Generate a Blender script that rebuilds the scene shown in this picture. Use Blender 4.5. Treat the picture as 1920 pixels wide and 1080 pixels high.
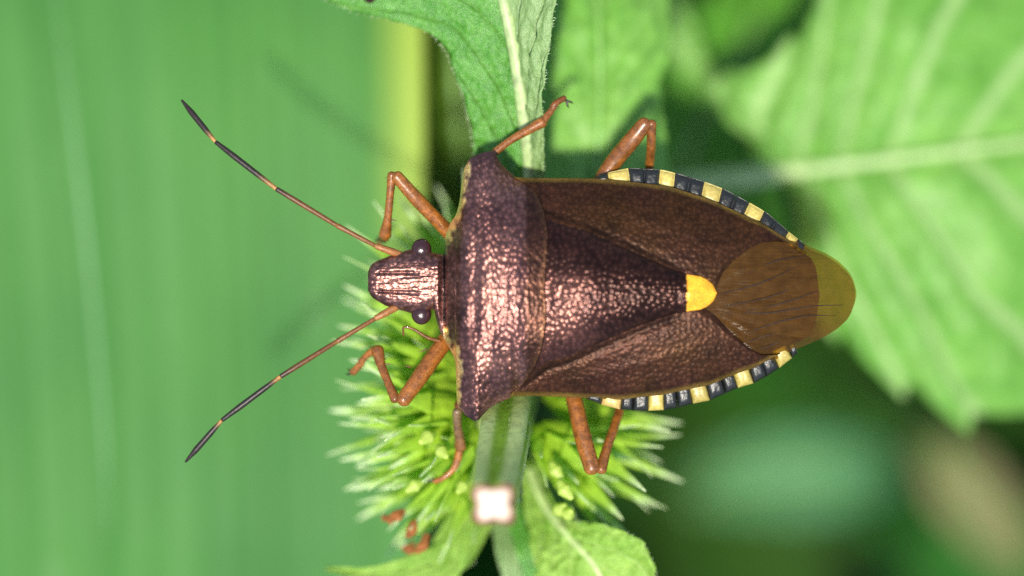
import bpy, math, random
import numpy as np
from mathutils import Vector

# 1 Blender unit = 1.5 mm (about 100 photo pixels in the plane of focus); +Z points up, the camera looks down
for o in list(bpy.data.objects):
    bpy.data.objects.remove(o)
sc = bpy.context.scene
COL = sc.collection
sc.unit_settings.system = 'METRIC'
sc.unit_settings.scale_length = 0.0015
R = math.radians
CAM_H = 40.0

# ------------------------------------------------------------------ camera
cam = bpy.data.cameras.new('camera')
cam.sensor_width = 36.0
cam.lens = 36.0 * CAM_H / 19.2
cam.clip_start = 0.5
cam.clip_end = 5000
cam.dof.use_dof = True
cam.dof.focus_distance = CAM_H - 0.15
APERTURE = 2.7                                    # diameter of the pupil in units
cam.dof.aperture_fstop = cam.lens * 1e-3 / APERTURE
camo = bpy.data.objects.new('camera', cam)
camo.location = (0, 0, CAM_H)
COL.objects.link(camo)
sc.camera = camo

# ------------------------------------------------------------------ sky, sun, exposure
SUN_EL, SUN_AZ = R(76.5), R(202)                    # azimuth clockwise from +Y
w = bpy.data.worlds.new('World')
sc.world = w
w.use_nodes = True
wn = w.node_tree
sky = wn.nodes.new('ShaderNodeTexSky')
sky.sky_type = 'NISHITA'
sky.sun_disc = False
sky.sun_elevation = SUN_EL
sky.sun_rotation = SUN_AZ
wn.links.new(sky.outputs[0], wn.nodes['Background'].inputs[0])
wn.nodes['Background'].inputs[1].default_value = 0.13
sun = bpy.data.lights.new('sun', 'SUN')
sun.energy = 4.2
sun.angle = R(3.0)
sun.color = (1.0, 0.94, 0.82)
suno = bpy.data.objects.new('sun', sun)
sd = Vector((math.sin(SUN_AZ) * math.cos(SUN_EL), math.cos(SUN_AZ) * math.cos(SUN_EL), math.sin(SUN_EL)))
suno.rotation_euler = sd.to_track_quat('Z', 'Y').to_euler()
suno.location = sd * 60
COL.objects.link(suno)
sc.view_settings.view_transform = 'Standard'
sc.view_settings.look = 'None'
sc.view_settings.exposure = 0.66
sc.view_settings.gamma = 1.0
sc.render.engine = 'CYCLES'
sc.cycles.use_denoising = False
sc.cycles.max_bounces = 10
sc.cycles.transparent_max_bounces = 12
sc.cycles.sample_clamp_indirect = 6.0

rng = np.random.default_rng(7)
random.seed(7)

# ------------------------------------------------------------------ helpers
def at(px, py, z=0.0):
    """photo pixel + height -> world point"""
    k = (CAM_H - z) / CAM_H
    return np.array([(px - 960) / 100.0 * k, (540 - py) / 100.0 * k, z])

def smooth(a, n):
    if n < 1:
        return a
    k = np.hanning(2 * n + 3); k /= k.sum()
    p = np.concatenate([np.full(n + 1, a[0]), a, np.full(n + 1, a[-1])])
    return np.convolve(p, k, 'valid')

def table(pts, n=3):
    xs = np.array([p[0] for p in pts], float); ys = np.array([p[1] for p in pts], float)
    gx = np.arange(xs[0], xs[-1] + 1.0, 1.0)
    gy = np.interp(gx, xs, ys)
    gs = smooth(gy, n)
    gs[0] = gy[0]; gs[-1] = gy[-1]
    return lambda x: np.interp(x, gx, gs)

def sstep(a, b, x):
    t = np.clip((x - a) / (b - a), 0, 1)
    return t * t * (3 - 2 * t)

_h = np.random.default_rng(3).random((256, 256, 2))
def value_noise(x, y):
    xi = np.floor(x).astype(int); yi = np.floor(y).astype(int)
    fx = x - xi; fy = y - yi
    fx = fx * fx * (3 - 2 * fx); fy = fy * fy * (3 - 2 * fy)
    g = lambda i, j: _h[i % 256, j % 256, 0]
    return (g(xi, yi) * (1 - fx) * (1 - fy) + g(xi + 1, yi) * fx * (1 - fy)
            + g(xi, yi + 1) * (1 - fx) * fy + g(xi + 1, yi + 1) * fx * fy) - 0.5

def pits(x, y, cell, jitter=0.9):
    """0..1, 1 at the bottom of a puncture"""
    u, v = x / cell, y / cell
    ui = np.floor(u).astype(int); vi = np.floor(v).astype(int)
    best = np.full(u.shape, 9.0)
    for a in (-1, 0, 1):
        for b in (-1, 0, 1):
            h = _h[(ui + a) % 256, (vi + b) % 256]
            dx = ui + a + 0.5 + jitter * (h[..., 0] - 0.5) - u
            dy = vi + b + 0.5 + jitter * (h[..., 1] - 0.5) - v
            best = np.minimum(best, dx * dx + dy * dy)
    return np.exp(-best / 0.13)

def crom(pts, n):
    """Catmull-Rom through points -> n samples"""
    p = np.array(pts, float)
    if len(p) == 2:
        return p[0] + (p[1] - p[0]) * np.linspace(0, 1, n)[:, None]
    q = np.vstack([2 * p[0] - p[1], p, 2 * p[-1] - p[-2]])
    t = np.linspace(0, len(p) - 1, n)
    i = np.minimum(t.astype(int), len(p) - 2)
    f = (t - i)[:, None]
    a, b, c, d = q[i], q[i + 1], q[i + 2], q[i + 3]
    return 0.5 * (2 * b + (c - a) * f + (2 * a - 5 * b + 4 * c - d) * f ** 2 + (3 * b - a - 3 * c + d) * f ** 3)

def mesh(name, verts, faces, mat, parent=None, tint=None, uv=None, smooth_shade=True, props=None):
    me = bpy.data.meshes.new(name)
    me.from_pydata([tuple(map(float, v)) for v in verts], [], [tuple(map(int, f)) for f in faces])
    if smooth_shade:
        me.polygons.foreach_set('use_smooth', [True] * len(me.polygons))
    if tint is not None:
        ca = me.color_attributes.new('tint', 'FLOAT_COLOR', 'POINT')
        t = np.ones((len(verts), 4)); t[:, :np.shape(tint)[1]] = tint
        ca.data.foreach_set('color', t.ravel())
    if uv is not None:
        ul = me.uv_layers.new(name='UVMap')
        idx = np.zeros(len(me.loops), int); me.loops.foreach_get('vertex_index', idx)
        ul.data.foreach_set('uv', np.array(uv)[idx].ravel())
    me.update()
    ob = bpy.data.objects.new(name, me)
    if mat:
        me.materials.append(mat)
    COL.objects.link(ob)
    if parent:
        ob.parent = parent
    if props:
        for k, v in props.items():
            ob[k] = v
    return ob

def empty(name, loc=(0, 0, 0), parent=None, **props):
    o = bpy.data.objects.new(name, None)
    o.empty_display_size = 0.3
    o.location = loc
    COL.objects.link(o)
    if parent:
        o.parent = parent
    for k, v in props.items():
        o[k] = v
    return o

def grid_faces(nu, nv, off=0, flip=False, wrap=False):
    f = []
    for i in range(nu - 1):
        for j in range(nv if wrap else nv - 1):
            j2 = (j + 1) % nv
            q = (off + i * nv + j, off + i * nv + j2, off + (i + 1) * nv + j2, off + (i + 1) * nv + j)
            f.append(q[::-1] if flip else q)
    return f

def tube_data(pts, radii, n=14, seg=10, flat=1.0, flatdir=(0, 0, 1), caps=True):
    """round tapered tube with rounded ends along a smooth line; returns verts, faces, s per vertex"""
    m = len(pts)
    ns = (m - 1) * seg + 1
    c = crom(pts, ns)
    rad = np.interp(np.linspace(0, m - 1, ns), np.arange(m), radii)
    if caps:
        e = np.array([0.03, 0.4, 0.75, 0.94])
        t0 = c[0] - c[1]; t0 = t0 / np.linalg.norm(t0); t1 = c[-1] - c[-2]; t1 = t1 / np.linalg.norm(t1)
        dd = np.sqrt(1 - e ** 2)
        pre = c[0] + np.outer(dd * rad[0] * 0.8, t0); post = c[-1] + np.outer(dd[::-1] * rad[-1] * 0.8, t1)
        c = np.vstack([pre, c, post]); rad = np.concatenate([e * rad[0], rad, e[::-1] * rad[-1]])
    T = np.gradient(c, axis=0); T /= np.linalg.norm(T, axis=1)[:, None] + 1e-12
    up = np.array(flatdir, float)
    S = np.cross(T, up); bad = np.linalg.norm(S, axis=1) < 0.15
    S[bad] = np.cross(T[bad], np.array([1.0, 0.2, 0])); S /= np.linalg.norm(S, axis=1)[:, None]
    for i in range(1, len(S)):
        if np.dot(S[i], S[i - 1]) < 0:
            S[i] = -S[i]
    N = np.cross(S, T)
    a = np.linspace(0, 2 * np.pi, n, endpoint=False)
    V = (c[:, None] + rad[:, None, None] * (np.cos(a)[None, :, None] * S[:, None] + flat * np.sin(a)[None, :, None] * N[:, None])).reshape(-1, 3)
    F = grid_faces(len(c), n, wrap=True)
    F.append(tuple(range(n))[::-1]); F.append(tuple(range((len(c) - 1) * n, len(c) * n)))
    s = np.repeat(np.linspace(0, 1, len(c)), n)
    return V, F, s

# ------------------------------------------------------------------ materials
class NT:
    def __init__(self, name):
        self.m = bpy.data.materials.new(name); self.m.use_nodes = True
        self.t = self.m.node_tree; self.n = self.t.nodes
        self.p = self.n['Principled BSDF']; self.out = self.n['Material Output']
    def new(self, typ, **kw):
        nd = self.n.new(typ)
        for k, v in kw.items():
            setattr(nd, k, v)
        return nd
    def link(self, a, b):
        self.t.links.new(a, b)
    def set(self, nd, **kw):
        for k, v in kw.items():
            nd.inputs[k.replace('_', ' ')].default_value = v
    def coord(self, kind='Object', scale=(1, 1, 1), rot=(0, 0, 0)):
        tc = self.new('ShaderNodeTexCoord'); mp = self.new('ShaderNodeMapping')
        mp.inputs['Scale'].default_value = scale; mp.inputs['Rotation'].default_value = rot
        self.link(tc.outputs[kind], mp.inputs[0]); return mp.outputs[0]
    def noise(self, co, scale, detail=3, rough=0.55, dist=0.0):
        nd = self.new('ShaderNodeTexNoise'); self.link(co, nd.inputs['Vector'])
        nd.inputs['Scale'].default_value = scale; nd.inputs['Detail'].default_value = detail
        nd.inputs['Roughness'].default_value = rough; nd.inputs['Distortion'].default_value = dist
        return nd.outputs[0]
    def ramp(self, fac, stops):
        nd = self.new('ShaderNodeValToRGB'); self.link(fac, nd.inputs[0])
        el = nd.color_ramp.elements
        while len(el) < len(stops):
            el.new(0.5)
        for e, (p, c) in zip(el, stops):
            e.position = p; e.color = (*c, 1) if len(c) == 3 else c
        return nd.outputs[0]
    def mix(self, fac, a, b, mode='MIX'):
        nd = self.new('ShaderNodeMix', data_type='RGBA', blend_type=mode)
        for sock, v in ((0, fac), (6, a), (7, b)):
            if hasattr(v, 'type') and hasattr(v, 'is_linked'):
                self.link(v, nd.inputs[sock])
            else:
                nd.inputs[sock].default_value = v if sock == 0 else ((*v, 1) if len(v) == 3 else v)
        return nd.outputs[2]
    def math(self, op, a, b=0.0, c=0.0):
        nd = self.new('ShaderNodeMath', operation=op)
        for i, v in enumerate((a, b, c)):
            if hasattr(v, 'is_linked'):
                self.link(v, nd.inputs[i])
            else:
                nd.inputs[i].default_value = v
        return nd.outputs[0]
    def bump(self, h, strength=0.3, dist=0.05, normal=None):
        nd = self.new('ShaderNodeBump'); self.link(h, nd.inputs['Height'])
        nd.inputs['Strength'].default_value = strength; nd.inputs['Distance'].default_value = dist
        if normal is not None:
            self.link(normal, nd.inputs['Normal'])
        return nd.outputs[0]
    def tint(self):
        nd = self.new('ShaderNodeAttribute'); nd.attribute_name = 'tint'
        return nd.outputs['Color']

def cuticle_material(name, rough=0.36, metal=0.55, pit_scale=10.5, bump=0.6, gain=1.0, spec=0.5):
    k = NT(name)
    k.set(k.p, Specular_IOR_Level=spec)
    co = k.coord()
    n1 = k.noise(co, 3.2, 4); n2 = k.noise(co, 38, 3, 0.6)
    vo = k.new('ShaderNodeTexVoronoi'); k.link(co, vo.inputs['Vector']); vo.inputs['Scale'].default_value = pit_scale
    t = k.tint()
    var = k.ramp(n1, [(0.3, (0.62 * gain, 0.62 * gain, 0.66 * gain)), (0.7, (1.25 * gain, 1.18 * gain, 1.12 * gain))])
    c = k.mix(1.0, t, var, 'MULTIPLY')
    spk = k.ramp(n2, [(0.42, (0.72, 0.7, 0.75)), (0.62, (1.35, 1.2, 1.08))])
    c = k.mix(1.0, c, spk, 'MULTIPLY')
    k.link(c, k.p.inputs['Base Color'])
    k.set(k.p, Metallic=metal)
    rr = k.new('ShaderNodeMapRange'); k.link(n2, rr.inputs[0])
    rr.inputs[3].default_value = rough - 0.1; rr.inputs[4].default_value = rough + 0.14
    k.link(rr.outputs[0], k.p.inputs['Roughness'])
    h = k.math('ADD', k.math('MULTIPLY', vo.outputs['Distance'], 1.0), k.math('MULTIPLY', n2, 0.9))
    k.link(k.bump(h, bump, 0.035), k.p.inputs['Normal'])
    return k.m

def leaf_material(name, col_a, col_b, vein, trans=0.4, rough=0.45, nv=9, slant=0.35, vein_w=0.06, spec=0.4, mottle=1.5, bump=0.25, fine=14, sheen=0.0, pale=None):
    """blade with side veins laid out along its own midrib (UV: u along, v across -1..1 mapped to 0..1)"""
    k = NT(name)
    co = k.coord()
    n1 = k.noise(co, mottle, 4); n2 = k.noise(co, fine, 4, 0.65)
    c = k.ramp(n1, [(0.3, col_a), (0.7, col_b)])
    c = k.mix(0.5, c, k.mix(1.0, c, k.ramp(n2, [(0.35, (0.6, 0.65, 0.6)), (0.65, (1.35, 1.3, 1.3))]), 'MULTIPLY'))
    uv = k.new('ShaderNodeTexCoord'); sep = k.new('ShaderNodeSeparateXYZ'); k.link(uv.outputs['UV'], sep.inputs[0])
    av = k.math('ABSOLUTE', k.math('SUBTRACT', k.math('MULTIPLY', sep.outputs[1], 2.0), 1.0))
    ph = k.math('MULTIPLY', k.math('SUBTRACT', sep.outputs[0], k.math('MULTIPLY', av, slant)), float(nv))
    ph = k.math('ADD', ph, k.math('MULTIPLY', n1, 0.25))
    d = k.math('ABSOLUTE', k.math('SUBTRACT', k.math('FRACT', ph), 0.5))
    line = k.ramp(d, [(0.0, (1, 1, 1)), (vein_w * 2.2, (0, 0, 0))])
    c = k.mix(k.math('MULTIPLY', line, 0.75), c, vein)
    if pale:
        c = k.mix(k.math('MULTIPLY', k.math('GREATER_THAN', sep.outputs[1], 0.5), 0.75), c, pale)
    k.link(c, k.p.inputs['Base Color'])
    k.set(k.p, Roughness=rough, Specular_IOR_Level=spec)
    if sheen:
        k.set(k.p, Sheen_Weight=sheen)
    k.link(k.bump(k.math('ADD', n2, k.math('MULTIPLY', line, -0.6)), bump, 0.05), k.p.inputs['Normal'])
    tr = k.new('ShaderNodeBsdfTranslucent')
    tc = k.mix(1.0, c, (1.25, 1.35, 0.5), 'MULTIPLY')
    k.link(tc, tr.inputs[0])
    ms = k.new('ShaderNodeMixShader'); ms.inputs[0].default_value = trans
    k.link(k.p.outputs[0], ms.inputs[1]); k.link(tr.outputs[0], ms.inputs[2])
    k.link(ms.outputs[0], k.out.inputs[0])
    return k.m

def tint_material(name, rough=0.4, spec=0.5, nscale=12, lo=0.7, hi=1.25, bump=0.15, trans=0.0, metal=0.0, speck=None, coat=0.0, bdist=0.03):
    k = NT(name)
    co = k.coord()
    n = k.noise(co, nscale, 4, 0.6)
    c = k.mix(1.0, k.tint(), k.ramp(n, [(0.3, (lo,) * 3), (0.7, (hi,) * 3)]), 'MULTIPLY')
    if speck:
        vo = k.new('ShaderNodeTexVoronoi'); k.link(co, vo.inputs['Vector']); vo.inputs['Scale'].default_value = speck
        c = k.mix(k.ramp(vo.outputs['Distance'], [(0.08, (0.7,) * 3), (0.42, (0, 0, 0))]), c, (0.05, 0.013, 0.004))
    k.link(c, k.p.inputs['Base Color'])
    k.set(k.p, Roughness=rough, Specular_IOR_Level=spec, Metallic=metal, Coat_Weight=coat)
    k.link(k.bump(n, bump, bdist), k.p.inputs['Normal'])
    if trans:
        tr = k.new('ShaderNodeBsdfTranslucent'); k.link(k.mix(1.0, c, (1.2, 1.3, 0.6), 'MULTIPLY'), tr.inputs[0])
        ms = k.new('ShaderNodeMixShader'); ms.inputs[0].default_value = trans
        k.link(k.p.outputs[0], ms.inputs[1]); k.link(tr.outputs[0], ms.inputs[2]); k.link(ms.outputs[0], k.out.inputs[0])
    return k.m

# ------------------------------------------------------------------ ground
GZ = -115.0
k = NT('soil')
co = k.coord()
k.link(k.ramp(k.noise(co, 0.05, 6, 0.6), [(0.3, (0.012, 0.03, 0.008)), (0.55, (0.02, 0.05, 0.012)), (0.75, (0.035, 0.03, 0.015))]), k.p.inputs['Base Color'])
k.set(k.p, Roughness=0.9)
n = 61
gx, gy = np.meshgrid(np.linspace(-1, 1, n), np.linspace(-1, 1, n), indexing='ij')
gx = np.sign(gx) * np.abs(gx) ** 2.2 * 3000; gy = np.sign(gy) * np.abs(gy) ** 2.2 * 3000
gz = GZ + 6 * value_noise(gx / 25 + 40, gy / 25 + 40)
mesh('ground', np.stack([gx, gy, gz], -1).reshape(-1, 3), grid_faces(n, n, flip=True), k.m, props={'kind': 'structure'})
def ground_z(x, y):
    return GZ + 6 * float(value_noise(np.array(x / 25 + 40), np.array(y / 25 + 40)))

# ------------------------------------------------------------------ leaf builder
def loft_leaf(name, C, L, Rr, mat, parent=None, ns=70, nt=17, quilt=0.03, nv=9, slant=0.35, serr=0.0, nserr=18, cup=0.0, thick=0.0, rough=0.0, seed=0.0):
    """a blade lofted between its midrib C and its two margins L and R (world points per station)"""
    c, l, r = crom(C, ns), crom(L, ns), crom(Rr, ns)
    t = np.linspace(-1, 1, nt * 2 - 1)
    s = np.linspace(0, 1, ns)
    S, Tt = np.meshgrid(s, t, indexing='ij')
    a = np.abs(Tt)
    edge = np.where((Tt < 0)[..., None], l[:, None], r[:, None])
    if serr:
        saw = 1 + serr * (np.mod(s * nserr, 1.0) ** 1.3 - 0.5) * np.clip(np.minimum(s, 1 - s) * 8, 0, 1)
        wob = np.where(a > 0.6, 1 + (saw[:, None] - 1) * (a - 0.6) / 0.4, 1.0)
    else:
        wob = np.ones_like(a)
    P = c[:, None] + (edge - c[:, None]) * (a * wob)[..., None]
    du = np.gradient(P, axis=0); dv = np.gradient(P, axis=1)
    N = np.cross(du, dv); N /= np.linalg.norm(N, axis=2)[..., None] + 1e-9
    N = np.where(N[..., 2:3] < 0, -N, N)
    ph = (S - slant * a) * nv
    d = np.abs(np.mod(ph, 1) - 0.5)
    h = quilt * (sstep(0, 0.4, d) - 0.5) * np.clip(a * 5, 0, 1) - quilt * 0.7 * np.exp(-(a / 0.06) ** 2)
    h = h + cup * (a * (1 - a) * 4)
    if rough:
        h = h + rough * (value_noise(S * 40 + seed, Tt * 12 + 50 + seed) + 0.6 * value_noise(S * 90 + seed, Tt * 30 + 50))
    P = P + N * h[..., None]
    ob = mesh(name, P.reshape(-1, 3), grid_faces(ns, len(t)), mat, parent,
              uv=np.stack([S, (Tt + 1) / 2], -1).reshape(-1, 2))
    if thick:
        md = ob.modifiers.new('thickness', 'SOLIDIFY'); md.thickness = thick; md.offset = -1
    return ob, c

def pxs(lst):
    return [at(*p) for p in lst]

def rib(name, pts, radii, mat, col, parent, seg=8, n=10, flat=0.7, prop=None):
    V, F, s = tube_data(pts, radii, n=n, seg=seg, flat=flat)
    return mesh(name, V, F, mat, parent, tint=np.tile(np.array(col), (len(V), 1)), props=prop)

M_rib = tint_material('pale_rib', rough=0.45, nscale=6, trans=0.15)

# ------------------------------------------------------------------ broad strap blade beside the antennae
k = NT('strap_blade')
uvn = k.new('ShaderNodeTexCoord')
mp = k.new('ShaderNodeMapping'); mp.inputs['Scale'].default_value = (14, 0.8, 1); k.link(uvn.outputs['UV'], mp.inputs[0])
mp2 = k.new('ShaderNodeMapping'); mp2.inputs['Scale'].default_value = (60, 1.2, 1); k.link(uvn.outputs['UV'], mp2.inputs[0])
s1 = k.noise(mp.outputs[0], 1.0, 3); s2 = k.noise(mp2.outputs[0], 1.0, 2)
mp3 = k.coord('Object', (0.25, 0.12, 0.25)); s3 = k.noise(mp3, 1.0, 3)
c = k.ramp(s1, [(0.3, (0.055, 0.185, 0.038)), (0.7, (0.078, 0.225, 0.055))])
c = k.mix(1.0, c, k.ramp(s2, [(0.3, (0.93, 0.94, 0.93)), (0.7, (1.07, 1.06, 1.07))]), 'MULTIPLY')
c = k.mix(1.0, c, k.ramp(s3, [(0.3, (0.85, 0.88, 0.95)), (0.7, (1.15, 1.12, 1.05))]), 'MULTIPLY')
sep = k.new('ShaderNodeSeparateXYZ'); k.link(uvn.outputs['UV'], sep.inputs[0])
em = k.ramp(sep.outputs[0], [(0.0, (0, 0, 0)), (0.915, (0, 0, 0)), (0.945, (0.4, 0.4, 0.4)), (0.98, (1, 1, 1))])
vb = k.new('ShaderNodeTexVoronoi'); k.link(k.coord('Object', (0.9, 0.35, 0.9)), vb.inputs['Vector']); vb.inputs['Scale'].default_value = 0.55
c = k.mix(k.ramp(vb.outputs['Distance'], [(0.03, (0.4,) * 3), (0.16, (0, 0, 0))]), c, (0.13, 0.25, 0.10))
fade = k.ramp(sep.outputs[1], [(0.40, (0, 0, 0)), (0.56, (1, 1, 1))])
c = k.mix(k.math('MULTIPLY', em, fade), c, (0.30, 0.42, 0.07))
k.link(c, k.p.inputs['Base Color']); k.set(k.p, Roughness=0.55, Specular_IOR_Level=0.12)
k.link(k.bump(s2, 0.2, 0.05), k.p.inputs['Normal'])
tr = k.new('ShaderNodeBsdfTranslucent'); k.link(k.mix(1.0, c, (1.2, 1.3, 0.6), 'MULTIPLY'), tr.inputs[0])
ms = k.new('ShaderNodeMixShader'); ms.inputs[0].default_value = 0.25
k.link(k.p.outputs[0], ms.inputs[1]); k.link(tr.outputs[0], ms.inputs[2]); k.link(ms.outputs[0], k.out.inputs[0])
blade_root = empty('strap_leaf', (0, 0, 0), label='broad green strap-shaped blade with fine parallel veins and a yellow-green edge behind the antennae', category='leaf')
BZ = -8.0
nl, nw = 70, 150
yy = np.linspace(-1, 1, nl)
uu = np.linspace(0, 1, nw)
left = crom([at(-560, 2300, -40), at(-330, 1500, BZ - 5), at(-300, 1080, BZ - 1.5), at(-350, 540, BZ - 1), at(-430, 0, BZ - 1.5), at(-520, -500, BZ - 5), at(-600, -1300, -34)], nl)
right = crom([at(520, 2300, -40), at(770, 1500, BZ - 4), at(795, 1080, BZ), at(795, 540, BZ), at(792, 0, BZ), at(770, -500, BZ - 4), at(560, -1300, -34)], nl)
P = left[:, None] + (right - left)[:, None] * uu[None, :, None]
prof = 0.9 * np.sin(np.pi * uu) * 0.4 - 0.12 * np.exp(-((uu - 0.462) / 0.03) ** 2) + 0.025 * np.sin(uu * 90) + 0.012 * np.sin(uu * 260 + 1)
P = P + np.array([0, 0, 1.0]) * prof[None, :, None]
U, Vv = np.meshgrid(uu, np.linspace(0, 1, nl), indexing='xy')
b = mesh('blade', P.reshape(-1, 3), grid_faces(nl, nw, flip=True), k.m, blade_root, uv=np.stack([U, Vv], -1).reshape(-1, 2))
md = b.modifiers.new('thickness', 'SOLIDIFY'); md.thickness = 0.14; md.offset = -1
ridx = list(range(3, nl - 3, 2))
rib('midrib', [left[i] + (right[i] - left[i]) * np.interp(i, [nl * .33, nl * .66], [.482, .450]) + np.array([0, 0, 0.31]) for i in ridx], [0.13] * len(ridx), M_rib, (0.085, 0.235, 0.065), blade_root, seg=3)

# ------------------------------------------------------------------ the spiny plant
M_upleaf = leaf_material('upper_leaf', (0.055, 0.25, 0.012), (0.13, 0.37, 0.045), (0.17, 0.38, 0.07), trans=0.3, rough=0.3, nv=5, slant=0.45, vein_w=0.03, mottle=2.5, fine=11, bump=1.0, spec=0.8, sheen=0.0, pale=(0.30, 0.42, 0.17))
M_lowleaf = leaf_material('bright_leaf', (0.22, 0.43, 0.045), (0.38, 0.58, 0.11), (0.42, 0.6, 0.16), trans=0.35, rough=0.4, nv=6, mottle=2.0, fine=12, bump=0.9, spec=0.5, sheen=0.0)
M_bgleaf = leaf_material('soft_leaf', (0.11, 0.31, 0.04), (0.20, 0.42, 0.085), (0.42, 0.57, 0.25), trans=0.3, rough=0.42, nv=7, slant=0.3, mottle=0.5, fine=3, bump=0.3, spec=0.25)
M_plain = leaf_material('plain_leaf', (0.15, 0.37, 0.055), (0.24, 0.46, 0.10), (0.22, 0.44, 0.10), trans=0.3, rough=0.45, nv=7, slant=0.3, mottle=0.4, fine=3, bump=0.15, spec=0.2)
M_dark = leaf_material('shade_leaf', (0.025, 0.085, 0.012), (0.045, 0.13, 0.02), (0.05, 0.14, 0.03), trans=0.25, rough=0.6, nv=7, mottle=0.3, fine=2, spec=0.2)
M_calyx = tint_material('calyx', rough=0.38, spec=0.5, nscale=9, lo=0.8, hi=1.2, bump=0.25, trans=0.5)
M_stem = tint_material('stem_skin', rough=0.5, spec=0.15, nscale=7, lo=0.75, hi=1.2, bump=0.3, trans=0.12)
M_pith = tint_material('pith', rough=0.85, spec=0.1, nscale=11, lo=0.7, hi=1.1, bump=0.8)
M_dry = tint_material('withered', rough=0.7, spec=0.2, nscale=9, lo=0.5, hi=1.3, bump=0.5, trans=0.25)

plant = empty('hemp_nettle', (0, 0, 0), label='bright green spiny plant with a square cut stem and bristly flower cups under the bug', category='plant')

# square stem, cut at the top
NODE = at(945, 735, -3.4)
stem_pts = [np.array([2.0, 4.0, GZ - 1]), np.array([1.6, 3.2, -60]), at(1010, 420, -22), at(995, 500, -11), NODE, at(952, 770, -1.3), at(936, 880, 1.2), at(925, 945, 2.8)]
ns = 120
c = crom(stem_pts, ns)
rr = np.interp(np.linspace(0, 7, ns), np.arange(8), [0.8, 0.75, 0.68, 0.62, 0.62, 0.475, 0.425, 0.39])
T = np.gradient(c, axis=0); T /= np.linalg.norm(T, axis=1)[:, None]
Sx = np.array([1.0, 0.04, 0]) - T * (T @ np.array([1.0, 0.04, 0]))[:, None]; Sx /= np.linalg.norm(Sx, axis=1)[:, None]
Ny = np.cross(T, Sx)
na = 48
a = np.linspace(0, 2 * np.pi, na, endpoint=False)
sq = 1.0 / (np.abs(np.cos(a)) ** 5 + np.abs(np.sin(a)) ** 5) ** 0.2
groove = 1 - 0.15 * np.exp(-((np.mod(a + np.pi / 4, np.pi / 2) - np.pi / 4) / 0.36) ** 2)
prf = sq * groove
V = (c[:, None] + (rr[:, None] * prf[None])[..., None] * (np.cos(a)[None, :, None] * Sx[:, None] + np.sin(a)[None, :, None] * Ny[:, None])).reshape(-1, 3)
F = grid_faces(ns, na, wrap=True)
F.append(tuple(range(na))[::-1]); F.append(tuple(range((ns - 1) * na, ns * na)))
corner = np.clip((prf - 0.93) / 0.12, 0, 1)[None, :] * np.ones((ns, 1))
tn = np.array([0.22, 0.40, 0.035])[None, None] * (1 - corner[..., None]) + np.array([0.54, 0.67, 0.24])[None, None] * corner[..., None]
mesh('stem', V, F, M_stem, plant, tint=tn.reshape(-1, 3))
# the cut face: pale pith ringed by browned skin
tip = c[-1]; tT = T[-1]
na2 = 48
rings = [(1.01, 0.0, (0.20, 0.13, 0.07)), (1.0, 0.035, (0.16, 0.09, 0.05)), (0.9, 0.05, (0.15, 0.07, 0.05)), (0.82, 0.035, (0.25, 0.12, 0.08)), (0.76, 0.03, (0.62, 0.45, 0.34)), (0.66, 0.03, (0.56, 0.46, 0.36)), (0.45, 0.05, (0.66, 0.60, 0.52)), (0.2, 0.06, (0.66, 0.60, 0.52))]
Vc, tc = [], []
for f, hgt, col in rings:
    wob = 1 + 0.03 * np.sin(a * 7 + f * 20)
    Vc.append(tip + tT * hgt + (rr[-1] * prf * f * wob)[:, None] * (np.cos(a)[:, None] * Sx[-1] + np.sin(a)[:, None] * Ny[-1])); tc += [col] * na
Fc = grid_faces(len(rings), na, wrap=True); Fc.append(tuple(range((len(rings) - 1) * na, len(rings) * na)))
mesh('cut_face', np.vstack(Vc), Fc, M_pith, plant, tint=np.array(tc), props={'label': 'pale whitish pith of the cut stem with a browned rim'})

def hairs(parent, pts, nrm, length, name='hair', col=(0.5, 0.62, 0.35), rad=0.008):
    V, F = [], []
    for p, d in zip(pts, nrm):
        d = d + rng.normal(0, 0.35, 3); d /= np.linalg.norm(d)
        l = length * rng.uniform(0.5, 1.3)
        u = np.cross(d, [0.3, 0.5, 0.8]); u /= np.linalg.norm(u); v = np.cross(d, u)
        o = len(V)
        for q in range(3):
            an = q * 2.094
            V.append(p + rad * (math.cos(an) * u + math.sin(an) * v))
        V.append(p + d * l + np.array([0, 0, -0.15 * l]))
        F += [(o, o + 1, o + 3), (o + 1, o + 2, o + 3), (o + 2, o, o + 3)]
    mesh(name, V, F, M_rib, parent, tint=np.tile(np.array(col), (len(V), 1)), props={'kind': 'stuff'})

# stem hairs
hp, hd = [], []
for _ in range(240):
    i = int(rng.integers(int(ns * 0.62), ns - 1)); j = int(rng.integers(na))
    d = math.cos(a[j]) * Sx[i] + math.sin(a[j]) * Ny[i]
    hp.append(c[i] + rr[i] * prf[j] * d * 0.98); hd.append(d - 0.3 * T[i])
hairs(plant, hp, hd, 0.09, 'stem_hair')

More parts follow.
